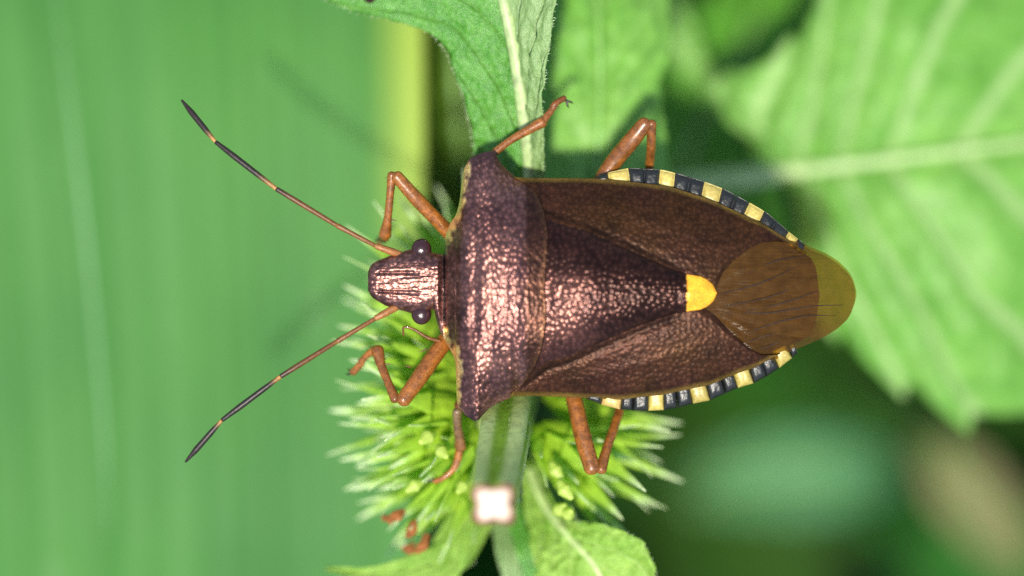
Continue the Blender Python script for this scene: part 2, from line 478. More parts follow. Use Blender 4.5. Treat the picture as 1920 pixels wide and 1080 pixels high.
# upper leaf: folded along its midrib, left half broad and flat, other half turned up
Cc = pxs([(965, 640, -3.0), (990, 470, -2.1), (998, 330, -1.3), (985, 220, -0.9), (968, 110, -0.6), (945, 0, -0.4), (915, -150, -0.5), (880, -330, -1.2), (850, -480, -2.4)])
Ll = pxs([(955, 640, -3.0), (925, 440, -2.2), (893, 300, -1.35), (882, 235, -1.05), (858, 150, -0.8), (800, 58, -0.9), (590, -22, -1.3), (560, -300, -2.0), (830, -480, -2.8)])
Rr = pxs([(975, 640, -3.0), (1015, 470, -1.9), (1019, 330, -0.9), (1017, 220, -0.35), (1026, 110, 0.0), (1042, 0, 0.2), (1050, -150, 0.1), (1010, -330, -0.9), (870, -480, -2.4)])
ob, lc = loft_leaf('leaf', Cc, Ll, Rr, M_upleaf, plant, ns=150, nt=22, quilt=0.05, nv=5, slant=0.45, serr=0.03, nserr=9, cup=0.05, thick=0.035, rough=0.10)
ob['label'] = 'upper leaf folded along its pale midrib'
rib('midrib', list(lc[20:-6:6] + np.array([0, 0, 0.02])), list(np.linspace(0.2, 0.06, len(lc[20:-6:6]))), M_rib, (0.36, 0.47, 0.2), ob, seg=5)
le = crom(Ll, 150)
hairs(ob, [le[i] for i in rng.integers(30, 110, 130)], [np.array([-1, -0.2, 0.3])] * 130, 0.09)
le = crom(Rr, 150)
hairs(ob, [le[i] for i in rng.integers(30, 110, 80)], [np.array([0.7, -0.2, 0.6])] * 80, 0.07)
# a small bite in the leaf, edged black
hp = at(692, 2, -0.98)
V, F, s = tube_data([hp + np.array([-0.07, 0.05, 0.03]), hp + np.array([0.02, 0.03, 0.04]), hp + np.array([0.1, 0.07, 0.03])], [0.05, 0.08, 0.05], n=10, seg=5, flat=0.5)
mesh('blemish', V, F, M_dry, ob, tint=np.tile(np.array([0.03, 0.012, 0.01]), (len(V), 1)))

# lower leaf of the same pair, its margin curled over
Cc = pxs([(985, 860, -3.0), (1020, 945, -2.2), (1070, 1010, -1.6), (1120, 1070, -1.4), (1165, 1180, -1.6), (1190, 1330, -2.4)])
Ll = pxs([(1000, 850, -3.0), (1050, 965, -1.9), (1130, 985, -1.1), (1213, 1030, -0.9), (1240, 1180, -1.2), (1200, 1330, -2.5)])
Rr = pxs([(970, 870, -3.0), (985, 960, -2.4), (1000, 1050, -1.7), (1020, 1130, -1.5), (1080, 1260, -1.8), (1180, 1330, -2.5)])
ob, lc = loft_leaf('leaf', Cc, Ll, Rr, M_lowleaf, plant, ns=110, nt=18, quilt=0.06, nv=6, serr=0.06, nserr=12, cup=-0.12, thick=0.03, rough=0.12, seed=9)
ob['label'] = 'lower leaf with a curled, toothed margin'
rib('midrib', list(lc[6:-5:5] + np.array([0, 0, -0.02])), list(np.linspace(0.1, 0.04, len(lc[6:-5:5]))), M_rib, (0.42, 0.55, 0.2), ob, seg=5)
le = crom(Ll, 110)
hairs(ob, [le[i] for i in rng.integers(20, 90, 90)], [np.array([0.4, 0.7, 0.5])] * 90, 0.06)

# narrow leaf pointing away from the bug's head side, and a darker one tucked beside the stem
def narrow(px_pts, width, mat, fold=0.12, label=None, nm='bract', rough=0.02, thick=0.025):
    C = np.array(pxs(px_pts)); n = len(C)
    T_ = np.gradient(C, axis=0); S_ = np.cross(T_, [0, 0, 1.0]); S_ /= np.linalg.norm(S_, axis=1)[:, None]
    wd = np.array(width)[:, None]
    o, lc_ = loft_leaf(nm, C, C - S_ * wd + [0, 0, fold], C + S_ * wd + [0, 0, fold], mat, plant, ns=46, nt=8, quilt=0.02, nv=6, rough=rough, thick=thick, seed=float(rng.uniform(0, 40)))
    if label:
        o['label'] = label
    return o
narrow([(905, 960, -2.9), (850, 1040, -2.2), (780, 1062, -1.9), (700, 1075, -1.9), (612, 1066, -2.2)], [0.3, 0.36, 0.26, 0.14, 0.02], M_lowleaf, 0.1)
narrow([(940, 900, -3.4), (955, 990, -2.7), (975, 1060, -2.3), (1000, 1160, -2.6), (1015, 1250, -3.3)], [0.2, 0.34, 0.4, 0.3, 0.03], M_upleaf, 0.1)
narrow([(905, 880, -3.2), (870, 980, -2.5), (830, 1060, -2.2), (800, 1160, -2.7), (780, 1230, -3.3)], [0.25, 0.35, 0.38, 0.25, 0.03], M_lowleaf, 0.12)

# flower cups (calyces): ribbed funnels with five bristle-pointed teeth
def calyx_protos():
    """a few funnel + tooth meshes built along +Z, length about 1 from base to tooth bases"""
    out = []
    for v in range(3):
        n, m = 30, 16
        z = np.linspace(0, 1.05, m)
        r = np.interp(z, [0, 0.12, 0.45, 0.85, 1.05], [0.07, 0.17, 0.26, 0.30, 0.34 + 0.02 * v])
        an = np.linspace(0, 2 * np.pi, n, endpoint=False)
        ribs = 1 + 0.05 * np.cos(an * 10)
        V = np.stack([r[:, None] * ribs * np.cos(an), r[:, None] * ribs * np.sin(an), z[:, None] + 0.03 * np.cos(an * 5)[None] * (z[:, None] / 1.05) ** 4], -1).reshape(-1, 3)
        tz = np.repeat(z / 1.05, n)[:, None]
        rb = np.tile(np.clip(np.cos(an * 10), 0, 1), m)[:, None]
        tint = np.array([0.32, 0.52, 0.025]) * (1 - tz) + np.array([0.43, 0.63, 0.05]) * tz
        tint = tint * (0.9 + 0.25 * rb)
        out.append((V, grid_faces(m, n, wrap=True), tint))
    return out
def tooth_proto(v):
    m, n = 14, 8
    t = np.linspace(0, 1, m)
    L = 1.32
    wdt = np.interp(t, [0, 0.2, 0.5, 0.8, 1], [0.19, 0.14, 0.08, 0.045, 0.01])
    th = np.interp(t, [0, 0.4, 1], [0.05, 0.035, 0.006])
    an = np.linspace(0, 2 * np.pi, n, endpoint=False)
    bend = (0.10 + 0.05 * v) * t ** 2
    V = np.stack([bend[:, None] + th[:, None] * np.cos(an), wdt[:, None] * np.sin(an), t[:, None] * L + 0 * an], -1).reshape(-1, 3)
    F = grid_faces(m, n, wrap=True); F.append(tuple(range(n))[::-1]); F.append(tuple(range((m - 1) * n, m * n)))
    tt = np.repeat(t, n)[:, None]
    tip = 0.95 * sstep(0.55, 0.92, tt)
    base = np.array([0.43, 0.63, 0.05]) * (1 - tt) + np.array([0.46, 0.66, 0.12]) * tt
    tint = base * (1 - tip) + np.array([0.74, 0.80, 0.62]) * tip
    return V, F, tint
cal_me, tooth_me = [], []
for v, (V, F, t) in enumerate(calyx_protos()):
    o = mesh('flower_cup', V, F, M_calyx, None, tint=t); cal_me.append(o.data); bpy.data.objects.remove(o)
for v in range(3):
    V, F, t = tooth_proto(v)
    o = mesh('tooth', V, F, M_calyx, None, tint=t); tooth_me.append(o.data); bpy.data.objects.remove(o)

def calyx(tip, base, scale=None, spread=0.2):
    tip = Vector(tip); base = Vector(base)
    ax = tip - base
    ln = ax.length
    s = ln / 2.3 if scale is None else scale
    o = bpy.data.objects.new('flower_cup', cal_me[int(rng.integers(3))])
    COL.objects.link(o); o.parent = plant
    o.location = base
    q = ax.to_track_quat('Z', 'Y')
    o.rotation_mode = 'QUATERNION'
    from mathutils import Quaternion
    o.rotation_quaternion = q @ Quaternion((0, 0, 1), rng.uniform(0, 6.28))
    wd = float(np.clip(1.15 / s, 0.85, 1.25)) * rng.uniform(0.85, 1.1)
    o.scale = (s * wd, s * wd, s)
    for q5 in range(5):
        an = q5 * 2 * math.pi / 5 + rng.normal(0, 0.12)
        tt = bpy.data.objects.new('tooth', tooth_me[int(rng.integers(3))])
        COL.objects.link(tt); tt.parent = o
        tt.location = (0.31 * math.cos(an), 0.31 * math.sin(an), 0.98)
        tt.rotation_mode = 'QUATERNION'
        tt.rotation_quaternion = Quaternion((0, 0, 1), an) @ Quaternion((0, 1, 0), spread + rng.normal(0, 0.09)) @ Quaternion((0, 0, 1), rng.normal(0, 0.2))
        f = rng.uniform(0.85, 1.2)
        tt.scale = (1, rng.uniform(0.8, 1.15), f)
    return o
cups = [  # tooth-tip centre (photo px, height), base
    ((700, 442, -1.7), (880, 600, -3.3)), ((772, 408, -2.2), (900, 590, -3.5)), ((848, 372, -2.4), (905, 570, -3.7)),
    ((668, 575, -1.9), (865, 655, -3.0)), ((662, 615, -1.4), (868, 690, -2.6)), ((680, 680, -2.4), (872, 720, -3.4)),
    ((672, 730, -1.3), (868, 735, -2.3)), ((640, 800, -1.9), (862, 770, -2.9)), ((668, 850, -1.2), (862, 800, -2.1)),
    ((690, 770, -0.9), (870, 765, -1.9)), ((676, 905, -1.8), (866, 825, -2.8)), ((700, 945, -1.5), (872, 850, -2.4)),
    ((735, 985, -1.9), (885, 868, -2.9)), ((770, 930, -1.0), (890, 835, -2.0)), ((792, 1015, -1.6), (900, 880, -2.6)),
    ((835, 1010, -2.3), (915, 880, -3.3)), ((740, 690, -1.5), (880, 700, -2.7)), ((760, 850, -0.8), (885, 790, -1.9)),
    ((1262, 822, -2.3), (1035, 755, -3.2)), ((1246, 890, -1.9), (1040, 805, -2.7)), ((1205, 985, -2.2), (1030, 850, -2.9)),
    ((1160, 870, -1.2), (1010, 800, -2.2)), ((1185, 800, -2.9), (1020, 735, -3.8)), ((1120, 940, -1.5), (1010, 850, -2.4)),
    ((1060, 880, -1.0), (1000, 800, -2.2)), ((725, 590, -2.6), (880, 640, -3.6)), ((820, 880, -1.1), (905, 810, -2.1)),
]
for (t_, b_) in cups:
    calyx(at(*t_), at(*b_))
    if t_[0] > 1000 or rng.random() < 0.4:
        continue
    # a second, lower tier of cups behind the first
    j_ = rng.normal(0, 16, 2)
    calyx(at(t_[0] + j_[0] + (22 if t_[0] < 950 else -22), t_[1] + j_[1] + 18, t_[2] - 1.0), at(b_[0] + j_[0], b_[1] + j_[1], b_[2] - 0.7))
# small buds between the cups
bud_V, bud_F, _ = tube_data([np.zeros(3), np.array([0, 0, 0.16]), np.array([0.03, 0, 0.34])], [0.07, 0.14, 0.06], n=14, seg=6)
bo = mesh('flower_bud', bud_V, bud_F, M_calyx, None, tint=np.tile(np.array([0.55, 0.66, 0.16]), (len(bud_V), 1))); bud_me = bo.data; bpy.data.objects.remove(bo)
for (x, y, z, ax) in [(812, 815, -0.75, (-0.5, -0.2, 0.6)), (822, 838, -0.7, (0.3, -0.4, 0.5)), (1050, 905, -0.7, (0.5, -0.8, 0.3)), (1035, 870, -1.0, (0.4, -0.7, 0.3)), (1040, 960, -1.2, (0.5, 0.3, 0.6)), (875, 905, -1.2, (-0.5, -0.4, 0.6)), (1060, 965, -1.0, (0.3, 0.2, 0.8)), (790, 905, -1.0, (-0.7, -0.3, 0.4))]:
    o = bpy.data.objects.new('flower_bud', bud_me); COL.objects.link(o); o.parent = plant
    o.location = at(x, y, z); o.rotation_mode = 'QUATERNION'; o.rotation_quaternion = Vector(ax).to_track_quat('Z', 'Y'); s = rng.uniform(0.75, 1.2); o.scale = (s, s, s)
# withered brown petals between the lower teeth
for (x, y, z, dx, dy) in [(742, 965, -1.35, 0.3, 0.12), (728, 972, -1.5, 0.2, 0.0), (770, 992, -1.4, 0.12, 0.28), (790, 1020, -1.5, 0.2, 0.3), (765, 1026, -1.8, 0.2, 0.1)]:
    p = at(x, y, z)
    V, F, s = tube_data([p + np.array([-dx / 2, -dy / 2, -0.05]), p + np.array([0.03, -0.02, 0.06]), p + np.array([dx / 2, dy / 2, 0.0])], [0.05, 0.11, 0.06], n=12, seg=6, flat=0.45)
    V = V + 0.05 * np.stack([value_noise(V[:, 0] * 12, V[:, 1] * 12 + 9), value_noise(V[:, 1] * 12, V[:, 0] * 12 + 30), value_noise(V[:, 0] * 15, V[:, 1] * 15 + 60)], -1)
    mesh('withered_petal', V, F, M_dry, plant, tint=np.tile(np.array([0.33, 0.12, 0.035]), (len(V), 1)))

# lower pair of leaves of the same plant, seen out of focus beyond the bug
PZ = -7.5
Cc = pxs([(1470, 323, PZ), (1500, 320, PZ), (1570, 312, PZ + .2), (1680, 299, PZ + .3), (1860, 276, PZ + .2), (2130, 240, PZ - 1), (2400, 210, PZ - 3)])
Ll = pxs([(1455, 300, PZ), (1330, 170, PZ - .6), (1465, 92, PZ + .1), (1560, -30, PZ + .3), (1740, -200, PZ + .1), (2080, -120, PZ - 1), (2390, 190, PZ - 3)])
Rr = pxs([(1462, 345, PZ), (1485, 420, PZ - .3), (1540, 600, PZ - .2), (1700, 735, PZ), (1870, 790, PZ - .3), (2120, 620, PZ - 1.4), (2400, 230, PZ - 3)])
ob, lc = loft_leaf('leaf', Cc, Ll, Rr, M_bgleaf, plant, ns=130, nt=26, quilt=0.24, nv=7, slant=0.3, serr=0.08, nserr=8, cup=0.3, thick=0.05, rough=0.12)
ob['label'] = 'big toothed lower leaf with a pale midrib'
rib('midrib', list(lc[2:-5:6] + np.array([0, 0, 0.1])), list(np.linspace(0.17, 0.07, len(lc[2:-5:6]))), M_rib, (0.36, 0.52, 0.2), ob, seg=5)
rib('leaf_stalk', pxs([(1000, 490, -10.5), (1120, 385, -8), (1300, 342, PZ - .2), (1400, 333, PZ), (1500, 320, PZ + .1)]), [0.3, 0.26, 0.22, 0.24, 0.2], M_rib, (0.38, 0.52, 0.20), plant)
Cc = pxs([(1035, 520, -9), (1100, 400, -4.2), (1120, 280, -3.5), (1125, 150, -3.6), (1120, 0, -3.8), (1110, -200, -6), (1090, -420, -9)])
Ll = pxs([(1010, 520, -9), (960, 400, -4.4), (945, 280, -4), (955, 150, -4), (975, 0, -4.1), (1000, -200, -6.2), (1080, -420, -9)])
Rr = pxs([(1060, 520, -9), (1225, 410, -4.3), (1252, 290, -3.8), (1240, 170, -3.9), (1262, 40, -4.1), (1220, -200, -6.2), (1100, -420, -9)])
ob, lc = loft_leaf('leaf', Cc, Ll, Rr, M_plain, plant, ns=100, nt=18, quilt=0.12, nv=5, serr=0.05, nserr=6, cup=0.25, thick=0.05, rough=0.1, seed=4)
ob['label'] = 'pale lower leaf seen between the upper leaf and the hind leg'
rib('midrib', list(lc[2:-5:6] + np.array([0, 0, 0.02])), list(np.linspace(0.08, 0.04, len(lc[2:-5:6]))), M_rib, (0.20, 0.42, 0.09), ob, seg=5)

# ------------------------------------------------------------------ other plants, out of focus
def weed_leaf(name, label, mat, C, W, cup=0.3, group=None, stalk=None, cat='leaf', quilt=0.3, serr=0.06):
    root = empty(name, (0, 0, 0), label=label, category=cat)
    if group:
        root['group'] = group
    C = np.array(pxs(C)); T_ = np.gradient(C, axis=0); S_ = np.cross(T_, [0, 0, 1.0]); S_ /= np.linalg.norm(S_, axis=1)[:, None]
    wd = np.array(W)[:, None]
    o, lc_ = loft_leaf('blade', C, C - S_ * wd, C + S_ * wd, mat, root, ns=60, nt=12, quilt=quilt, nv=7, cup=cup, serr=serr, nserr=10, rough=0.2, thick=0.06)
    b0 = lc_[0]
    gz_ = ground_z(b0[0] * 1.1, b0[1] * 1.1)
    rib('leaf_stalk', [np.array([b0[0] * 1.05 - 1, b0[1] * 1.05 + 1, gz_ - 0.5]), b0 * [1.02, 1.02, 1] - [0.6, -0.4, (b0[2] - gz_) * 0.45], b0, lc_[4]], [0.5, 0.42, 0.3, 0.2], M_rib, (0.14, 0.26, 0.06), root)
    rib('midrib', list(lc_[2:-4:5]), list(np.linspace(0.2, 0.06, len(lc_[2:-4:5]))), M_rib, (0.2, 0.36, 0.1), root, seg=4)
    return root
M_pale = leaf_material('bluish_leaf', (0.045, 0.17, 0.065), (0.075, 0.22, 0.09), (0.18, 0.38, 0.16), trans=0.2, rough=0.55, nv=7, mottle=0.2, fine=1.5, spec=0.3)
M_mid = leaf_material('mid_leaf', (0.08, 0.27, 0.018), (0.12, 0.34, 0.03), (0.14, 0.34, 0.05), trans=0.25, rough=0.6, nv=7, mottle=0.3, fine=2, spec=0.3)
M_olive = leaf_material('olive_leaf', (0.04, 0.09, 0.005), (0.08, 0.16, 0.01), (0.06, 0.11, 0.02), trans=0.2, rough=0.7, nv=7, mottle=0.6, fine=2, spec=0.1)
M_tan = leaf_material('dry_leaf', (0.15, 0.15, 0.06), (0.21, 0.20, 0.09), (0.3, 0.24, 0.12), trans=0.2, rough=0.7, nv=7, mottle=0.3, fine=2, spec=0.2)
weed_leaf('weed_leaf', 'blurred bluish-green broad leaf low down below the tail of the bug', M_pale,
          [(1290, 930, -44), (1380, 900, -42), (1500, 890, -41), (1610, 890, -41.5), (1690, 900, -44)], [0.4, 1.3, 1.7, 1.3, 0.2])
weed_leaf('dry_leaf', 'blurred tan withered leaf low down beside the bluish-green leaf', M_tan,
          [(1740, 820, -33), (1800, 900, -32), (1870, 985, -33), (1930, 1080, -35)], [0.5, 1.2, 1.1, 0.2], quilt=0.15)
weed_leaf('weed_leaf', 'mid-green leaf in shade showing between the two pale lower leaves of the spiny plant', M_mid,
          [(1180, 480, -17), (1270, 340, -14), (1310, 240, -13), (1390, 90, -13.5), (1460, -80, -16)], [0.8, 2.0, 2.4, 1.9, 0.2])
weed_leaf('weed_leaf', 'slanting green leaf behind the notch of the big toothed leaf', M_mid,
          [(1330, 220, -17), (1420, 110, -15), (1500, 20, -14.5), (1600, -90, -16)], [0.2, 0.8, 1.0, 0.2])
weed_leaf('weed_leaf', 'thin bright leaf reaching towards the notch of the big toothed leaf', M_bgleaf,
          [(1190, -120, -11), (1250, 30, -10), (1290, 105, -9.8), (1350, 190, -10.3)], [0.2, 0.5, 0.36, 0.03], cup=0.1, quilt=0.05)

weed_leaf('weed_leaf', 'olive leaf in the gap between the strap blade and the spiny plant', M_olive,
          [(880, 500, -14), (868, 330, -11), (858, 180, -10.2), (850, 20, -10.5), (846, -140, -13)], [0.2, 0.6, 0.75, 0.7, 0.1])
# low undergrowth: one uncountable mass of leaves over the soil
V, F, tn = [], [], []
for i in range(900):
    if i < 620:
        x, y = rng.uniform(-55, 75), rng.uniform(-55, 50)
    else:
        x, y = rng.normal(0, 130), rng.normal(0, 130)
    z = rng.uniform(-88, -48) if i % 3 else rng.uniform(-105, -75)
    l = rng.uniform(7, 17); wdt = l * rng.uniform(0.18, 0.34); az = rng.uniform(0, 6.28); droop = rng.uniform(0.1, 0.6)
    d = np.array([math.cos(az), math.sin(az), 0]); sd_ = np.array([-math.sin(az), math.cos(az), rng.uniform(-0.4, 0.4)])
    o = len(V)
    col = np.array([0.018, 0.072, 0.005]) * rng.uniform(0.4, 1.5) * np.array([rng.uniform(0.7, 1.5), 1, rng.uniform(0.6, 1.8)])  # shade of the plants above is put into the dark leaf colour
    for a_ in range(8):
        t = a_ / 7
        cpt = np.array([x, y, z]) + d * l * t + np.array([0, 0, l * (0.3 * t - droop * t * t)])
        wv = wdt * math.sin(math.pi * min(1, t * 0.93 + 0.05)) ** 0.8
        for b_ in (-1, -0.5, 0, 0.5, 1):
            V.append(cpt + sd_ * wv * b_ + np.array([0, 0, 0.25 * abs(b_) * wv])); tn.append(col * (1.25 if b_ == 0 else 1))
    F += grid_faces(8, 5, off=o)
M_under = tint_material('undergrowth_leaf', rough=0.7, spec=0.1, nscale=0.6, lo=0.7, hi=1.3, trans=0.25)
mesh('undergrowth', V, F, M_under, None, tint=np.array(tn), props={'kind': 'stuff', 'label': 'undergrowth far below, its green darkened for shade, thrown out of focus', 'category': 'undergrowth'})

# ------------------------------------------------------------------ the shield bug
bug = empty('shield_bug', (0, 0, 0), label='bronze-brown shield bug with a yellow-tipped back, black and cream banded edges and orange-brown legs', category='insect')
ORG = np.array([0, 0, 0])
def X(px): return (np.asarray(px, float) - 960) / 100
def Y(py): return (540 - np.asarray(py, float)) / 100
midline = lambda px: 528 + (px - 690) * 0.0307
wing_up = table([(955, 332), (1000, 334), (1080, 334), (1140, 336), (1180, 341), (1240, 348), (1265, 353), (1320, 371), (1350, 383), (1405, 409), (1430, 419), (1480, 451), (1505, 470), (1520, 480), (1530, 496), (1534, 520), (1536, 545)], 2)
wing_lo = table([(955, 742), (1000, 742), (1100, 746), (1160, 749), (1217, 742), (1245, 739), (1300, 727), (1330, 721), (1385, 698), (1413, 689), (1462, 662), (1485, 650), (1505, 641), (1520, 629), (1530, 610), (1534, 585), (1536, 560)], 2)
up_tab = [(690, 509), (694, 499), (700, 493), (708, 488.5), (730, 480), (760, 470), (775, 466), (800, 467), (812, 474), (832, 478), (836, 438), (845, 418), (856, 402), (862, 380), (866, 345), (870, 320), (879, 301), (895, 292), (908, 287), (918, 285), (928, 290), (940, 306), (952, 320), (966, 331)]
lo_tab = [(690, 545), (694, 553), (700, 560), (722, 573), (745, 580.5), (760, 584), (775, 589), (800, 588), (808, 582), (813, 580), (817, 600), (825, 622), (838, 645), (850, 665), (856, 690), (852, 720), (853, 742), (860, 762), (873, 777), (888, 787), (898, 786), (906, 776), (918, 764), (934, 754), (960, 745)]
_u = table(up_tab, 1); _l = table(lo_tab, 1)
def body_up(px): return np.where(px < 964, _u(px), wing_up(px) + 3)
def body_lo(px): return np.where(px < 958, _l(px), wing_lo(px) - 3)
xr_tab = sorted([(285, 930), (310, 940), (331, 966), (350, 1000), (375, 1014), (400, 1022), (440, 1029), (500, 1025), (540, 1023), (600, 1026), (640, 1020), (660, 1015), (690, 1003), (715, 986), (735, 966), (747, 957), (760, 935), (787, 905)])
pron_rear = table(xr_tab, 4)
Hc = table([(690, 0.03), (695, .08), (705, .12), (740, .18), (790, .24), (822, .25), (829, .16), (834, .14), (840, .32), (880, .48), (930, .63), (965, .74), (990, .78), (1035, .76)], 2)
Ha = table([(950, .60), (1025, .60), (1200, .62), (1300, .57), (1400, .47), (1500, .31), (1560, .18), (1610, .06)], 6)
Ez = table([(690, -.02), (800, -.06), (835, -.03), (865, .22), (895, .30), (920, .27), (965, .08), (1030, .02), (1610, -.02)], 6)
Hb = table([(690, .0), (720, .2), (830, .45), (900, .8), (1200, .85), (1400, .55), (1545, .02)], 6)

def vnorm(px, py, up, lo):
    m = midline(px)
    return np.where(py < m, (py - m) / np.maximum(m - up, 1.0), (py - m) / np.maximum(lo - m, 1.0))
def wing_z(px, py):
    """height of the folded wings' surface"""
    v = np.clip(np.abs(vnorm(px, py, np.interp(px, OUTX, OUTU), np.interp(px, OUTX, OUTL))), 0, 1)
    return Ez(px) + Ha(px) * (1 - v ** 2.3) + 0.02 - 0.16 * sstep(-3, -12, px - pron_rear(py))
OUTX = np.array([950, 1000, 1140, 1180, 1240, 1320, 1410, 1480, 1520, 1560, 1590, 1608.])
OUTU = np.array([330, 330, 322, 315, 318, 340, 382, 435, 460, 478, 500, 530.])
OUTL = np.array([745, 743, 760, 769, 770, 755, 722, 680, 646, 628, 606, 572.])

def rug(px, py):
    """coarse wrinkles and punctures of the hard plates (x, y in pixels)"""
    x, y = X(px), Y(py)
    w1 = value_noise(x * 7 + 11, y * 13 + 7) + 0.6 * value_noise(x * 16 + 30, y * 22 + 3)
    return w1, pits(x + 0.02 * np.sin(y * 9), y, 0.098)

nx, ny = 560, 230
t = np.linspace(0, 1, nx)
pxg = np.concatenate([np.linspace(690, 1040, 400), np.linspace(1042, 1536, nx - 400)])
pxg[0] = 690.0
up, lo = body_up(pxg), body_lo(pxg)
vv = -np.cos(np.linspace(0, np.pi, ny)) * 0.5 + 0.5
vv = 0.35 * vv + 0.65 * np.linspace(0, 1, ny)
PX = np.repeat(pxg[:, None], ny, 1)
PY = up[:, None] + (lo - up)[:, None] * vv[None]
v = vnorm(PX, PY, up[:, None], lo[:, None]); av = np.clip(np.abs(v), 0, 1)
pron = sstep(-3.0, 3.0, pron_rear(PY) - PX)                       # 1 on head and pronotum
head = sstep(834, 830, PX)
# the shoulders are raised wings: profile measured on a narrower "inner" width so the spines flare out flat
inner_u = np.interp(pxg, [690, 830, 838, 900, 960, 1040], [0, 0, 0, 22, 0, 0])
zp = Ez(PX) + Hc(PX) * np.where(head > 0.5, (1 - av ** 4.0), (1 - av ** np.interp(PX, [840, 900, 975, 1030], [1.9, 1.8, 2.3, 2.9])))
za = Ez(PX) - 0.02 + (Ha(PX) - 0.12) * (1 - av ** 2.3)
# head: central lobe between two grooves, and two low ocelli
cl = midline(PX)
hd = head * (-0.035 * np.exp(-((np.abs(PY - cl) - 17 - (PX - 690) * 0.02) / 3.5) ** 2) * sstep(700, 715, PX) * sstep(800, 770, PX))
# pronotum: two smooth calluses near the front, furrow behind the collar, ridge across the shoulders
ridge = 0.06 * np.exp(-((PX - 966 - 0.0002 * (PY - 540) ** 2) / 14) ** 2)
call = 0.06 * np.exp(-((PX - 866) / 16) ** 2 - ((np.abs(PY - cl) - 62) / 26) ** 2)
furr = -0.04 * np.exp(-((PX - 893) / 9) ** 2) * np.exp(-((PY - cl) / 110) ** 4)
medl = -0.003 * np.exp(-((PY - cl) / 5) ** 2)
w1, pt = rug(PX, PY)
smooth_back = 1 - 0.55 * sstep(978, 992, PX)                        # hind part of the pronotum is finer
edgefade = np.clip((1 - av) * 14, 0, 1)
rg = (1 - head) * (0.007 * w1 * smooth_back + 0.0125 * pt * smooth_back) + head * (0.010 * value_noise(X(PX) * 5 + 9, Y(PY) * 30 + 4) + 0.006 * w1 + 0.006 * pt)
zt = np.where(pron > 0.999, zp, zp * pron + za * (1 - pron)) + pron * edgefade * (rg + hd + (1 - head) * (ridge + call + furr + medl))
# wavy pale lateral margin of the pronotum
zb = Ez(PX) - 0.03 - Hb(PX) * (1 - av ** 2.4) ** 0.8
zb = np.minimum(zb, zt - 0.01)
Vt = np.stack([X(PX), Y(PY), zt], -1).reshape(-1, 3)
Vb = np.stack([X(PX), Y(PY), zb], -1).reshape(-1, 3)
n0 = nx * ny
F = grid_faces(nx, ny, flip=False) + grid_faces(nx, ny, off=n0, flip=True)
rim = [i * ny for i in range(nx)]; rim2 = [i * ny + ny - 1 for i in range(nx)]
for i in range(nx - 1):
    F.append((rim[i], rim[i + 1], rim[i + 1] + n0, rim[i] + n0)); F.append((rim2[i + 1], rim2[i], rim2[i] + n0, rim2[i + 1] + n0))
for j in range(ny - 1):
    F.append((j + 1, j, j + n0, j + 1 + n0)); q = (nx - 1) * ny; F.append((q + j, q + j + 1, q + j + 1 + n0, q + j + n0))
# own colours of the cuticle, plus painted shade on the pronotum's hind slope
base = np.array([0.125, 0.062, 0.056])
bronze = np.array([0.20, 0.105, 0.088]); brown = np.array([0.046, 0.021, 0.014]); blackish = np.array([0.03, 0.02, 0.022]); cream = np.array([0.55, 0.40, 0.16])
def lerp(a_, b_, m_): return a_ * (1 - m_[..., None]) + b_ * m_[..., None]
tn = np.ones(PX.shape + (3,)) * base
tn = lerp(tn, bronze, np.clip(0.5 + 1.3 * value_noise(X(PX) * 2.2 + 5, Y(PY) * 2.2 + 60), 0, 1))
tn = lerp(tn, brown * 0.7, 1 - pron)
tn = lerp(tn, brown, (1 - head) * pron * sstep(976, 992, PX + 6 * value_noise(PX / 20, PY / 20)))  # brown hind slope, its shade put into the colour
tn = lerp(tn, np.array([0.12, 0.06, 0.025]), (1 - head) * np.exp(-((pron_rear(PY) - PX - 6) / 5) ** 2) * 0.35)
tn = lerp(tn, np.array([0.13, 0.085, 0.012]), (1 - pron) * sstep(1475, 1534, PX))
tip = np.clip((np.abs(PY - 537) - 222) / 22, 0, 1) * sstep(865, 885, PX)
tn = lerp(tn, blackish, tip * 0.8)
edge_d = np.minimum(PY - up[:, None], lo[:, None] - PY)
mar = sstep(10, 3, edge_d + 9 * value_noise(PX / 9, PY / 11 + 40)) * (PX > 838) * (PX < 884) * sstep(235, 205, np.abs(PY - 537))
# margin measured along the front flank (outline is steep there): use distance to the outline in x as well
dxu = np.full(PX.shape, 99.0)
for yy_, xx_ in [(438, 838), (420, 846), (402, 857), (380, 863), (350, 867), (320, 871), (645, 838), (665, 851), (690, 857), (720, 853), (742, 854), (630, 830)]:
    dxu = np.minimum(dxu, np.hypot(PX - xx_, (PY - yy_) * 0.62))
mar = np.maximum(mar, sstep(15, 7, dxu + 9 * value_noise(PX / 7, PY / 9 + 40)))
tn = lerp(tn, cream, np.clip(mar, 0, 1) * (1 - head))
dk = sstep(4, 1.5, np.abs(PX - 833)) * (np.abs(PY - cl) < 70)
tn = lerp(tn, blackish, np.clip(dk, 0, 1))
tn = lerp(tn, blackish, (1 - head) * 0.55 * np.exp(-((PX - 866) / 15) ** 2 - ((np.abs(PY - cl) - 62) / 24) ** 2))
tn = tn * (1 - 0.55 * pron * (1 - pt) * edgefade * (1 - np.clip(mar, 0, 1)) * (0.35 + 0.65 * smooth_back))[..., None]
lowt = np.ones(PX.shape + (3,)) * np.array([0.20, 0.10, 0.03])
M_body = cuticle_material('bronze_cuticle', rough=0.31, metal=0.82, pit_scale=15, bump=0.15, gain=1.75)
body = mesh('body', np.vstack([Vt, Vb]), F, M_body, bug, tint=np.vstack([tn.reshape(-1, 3), lowt.reshape(-1, 3)]),
            props={'label': 'bronze head and broad pronotum with dark pointed shoulders'})

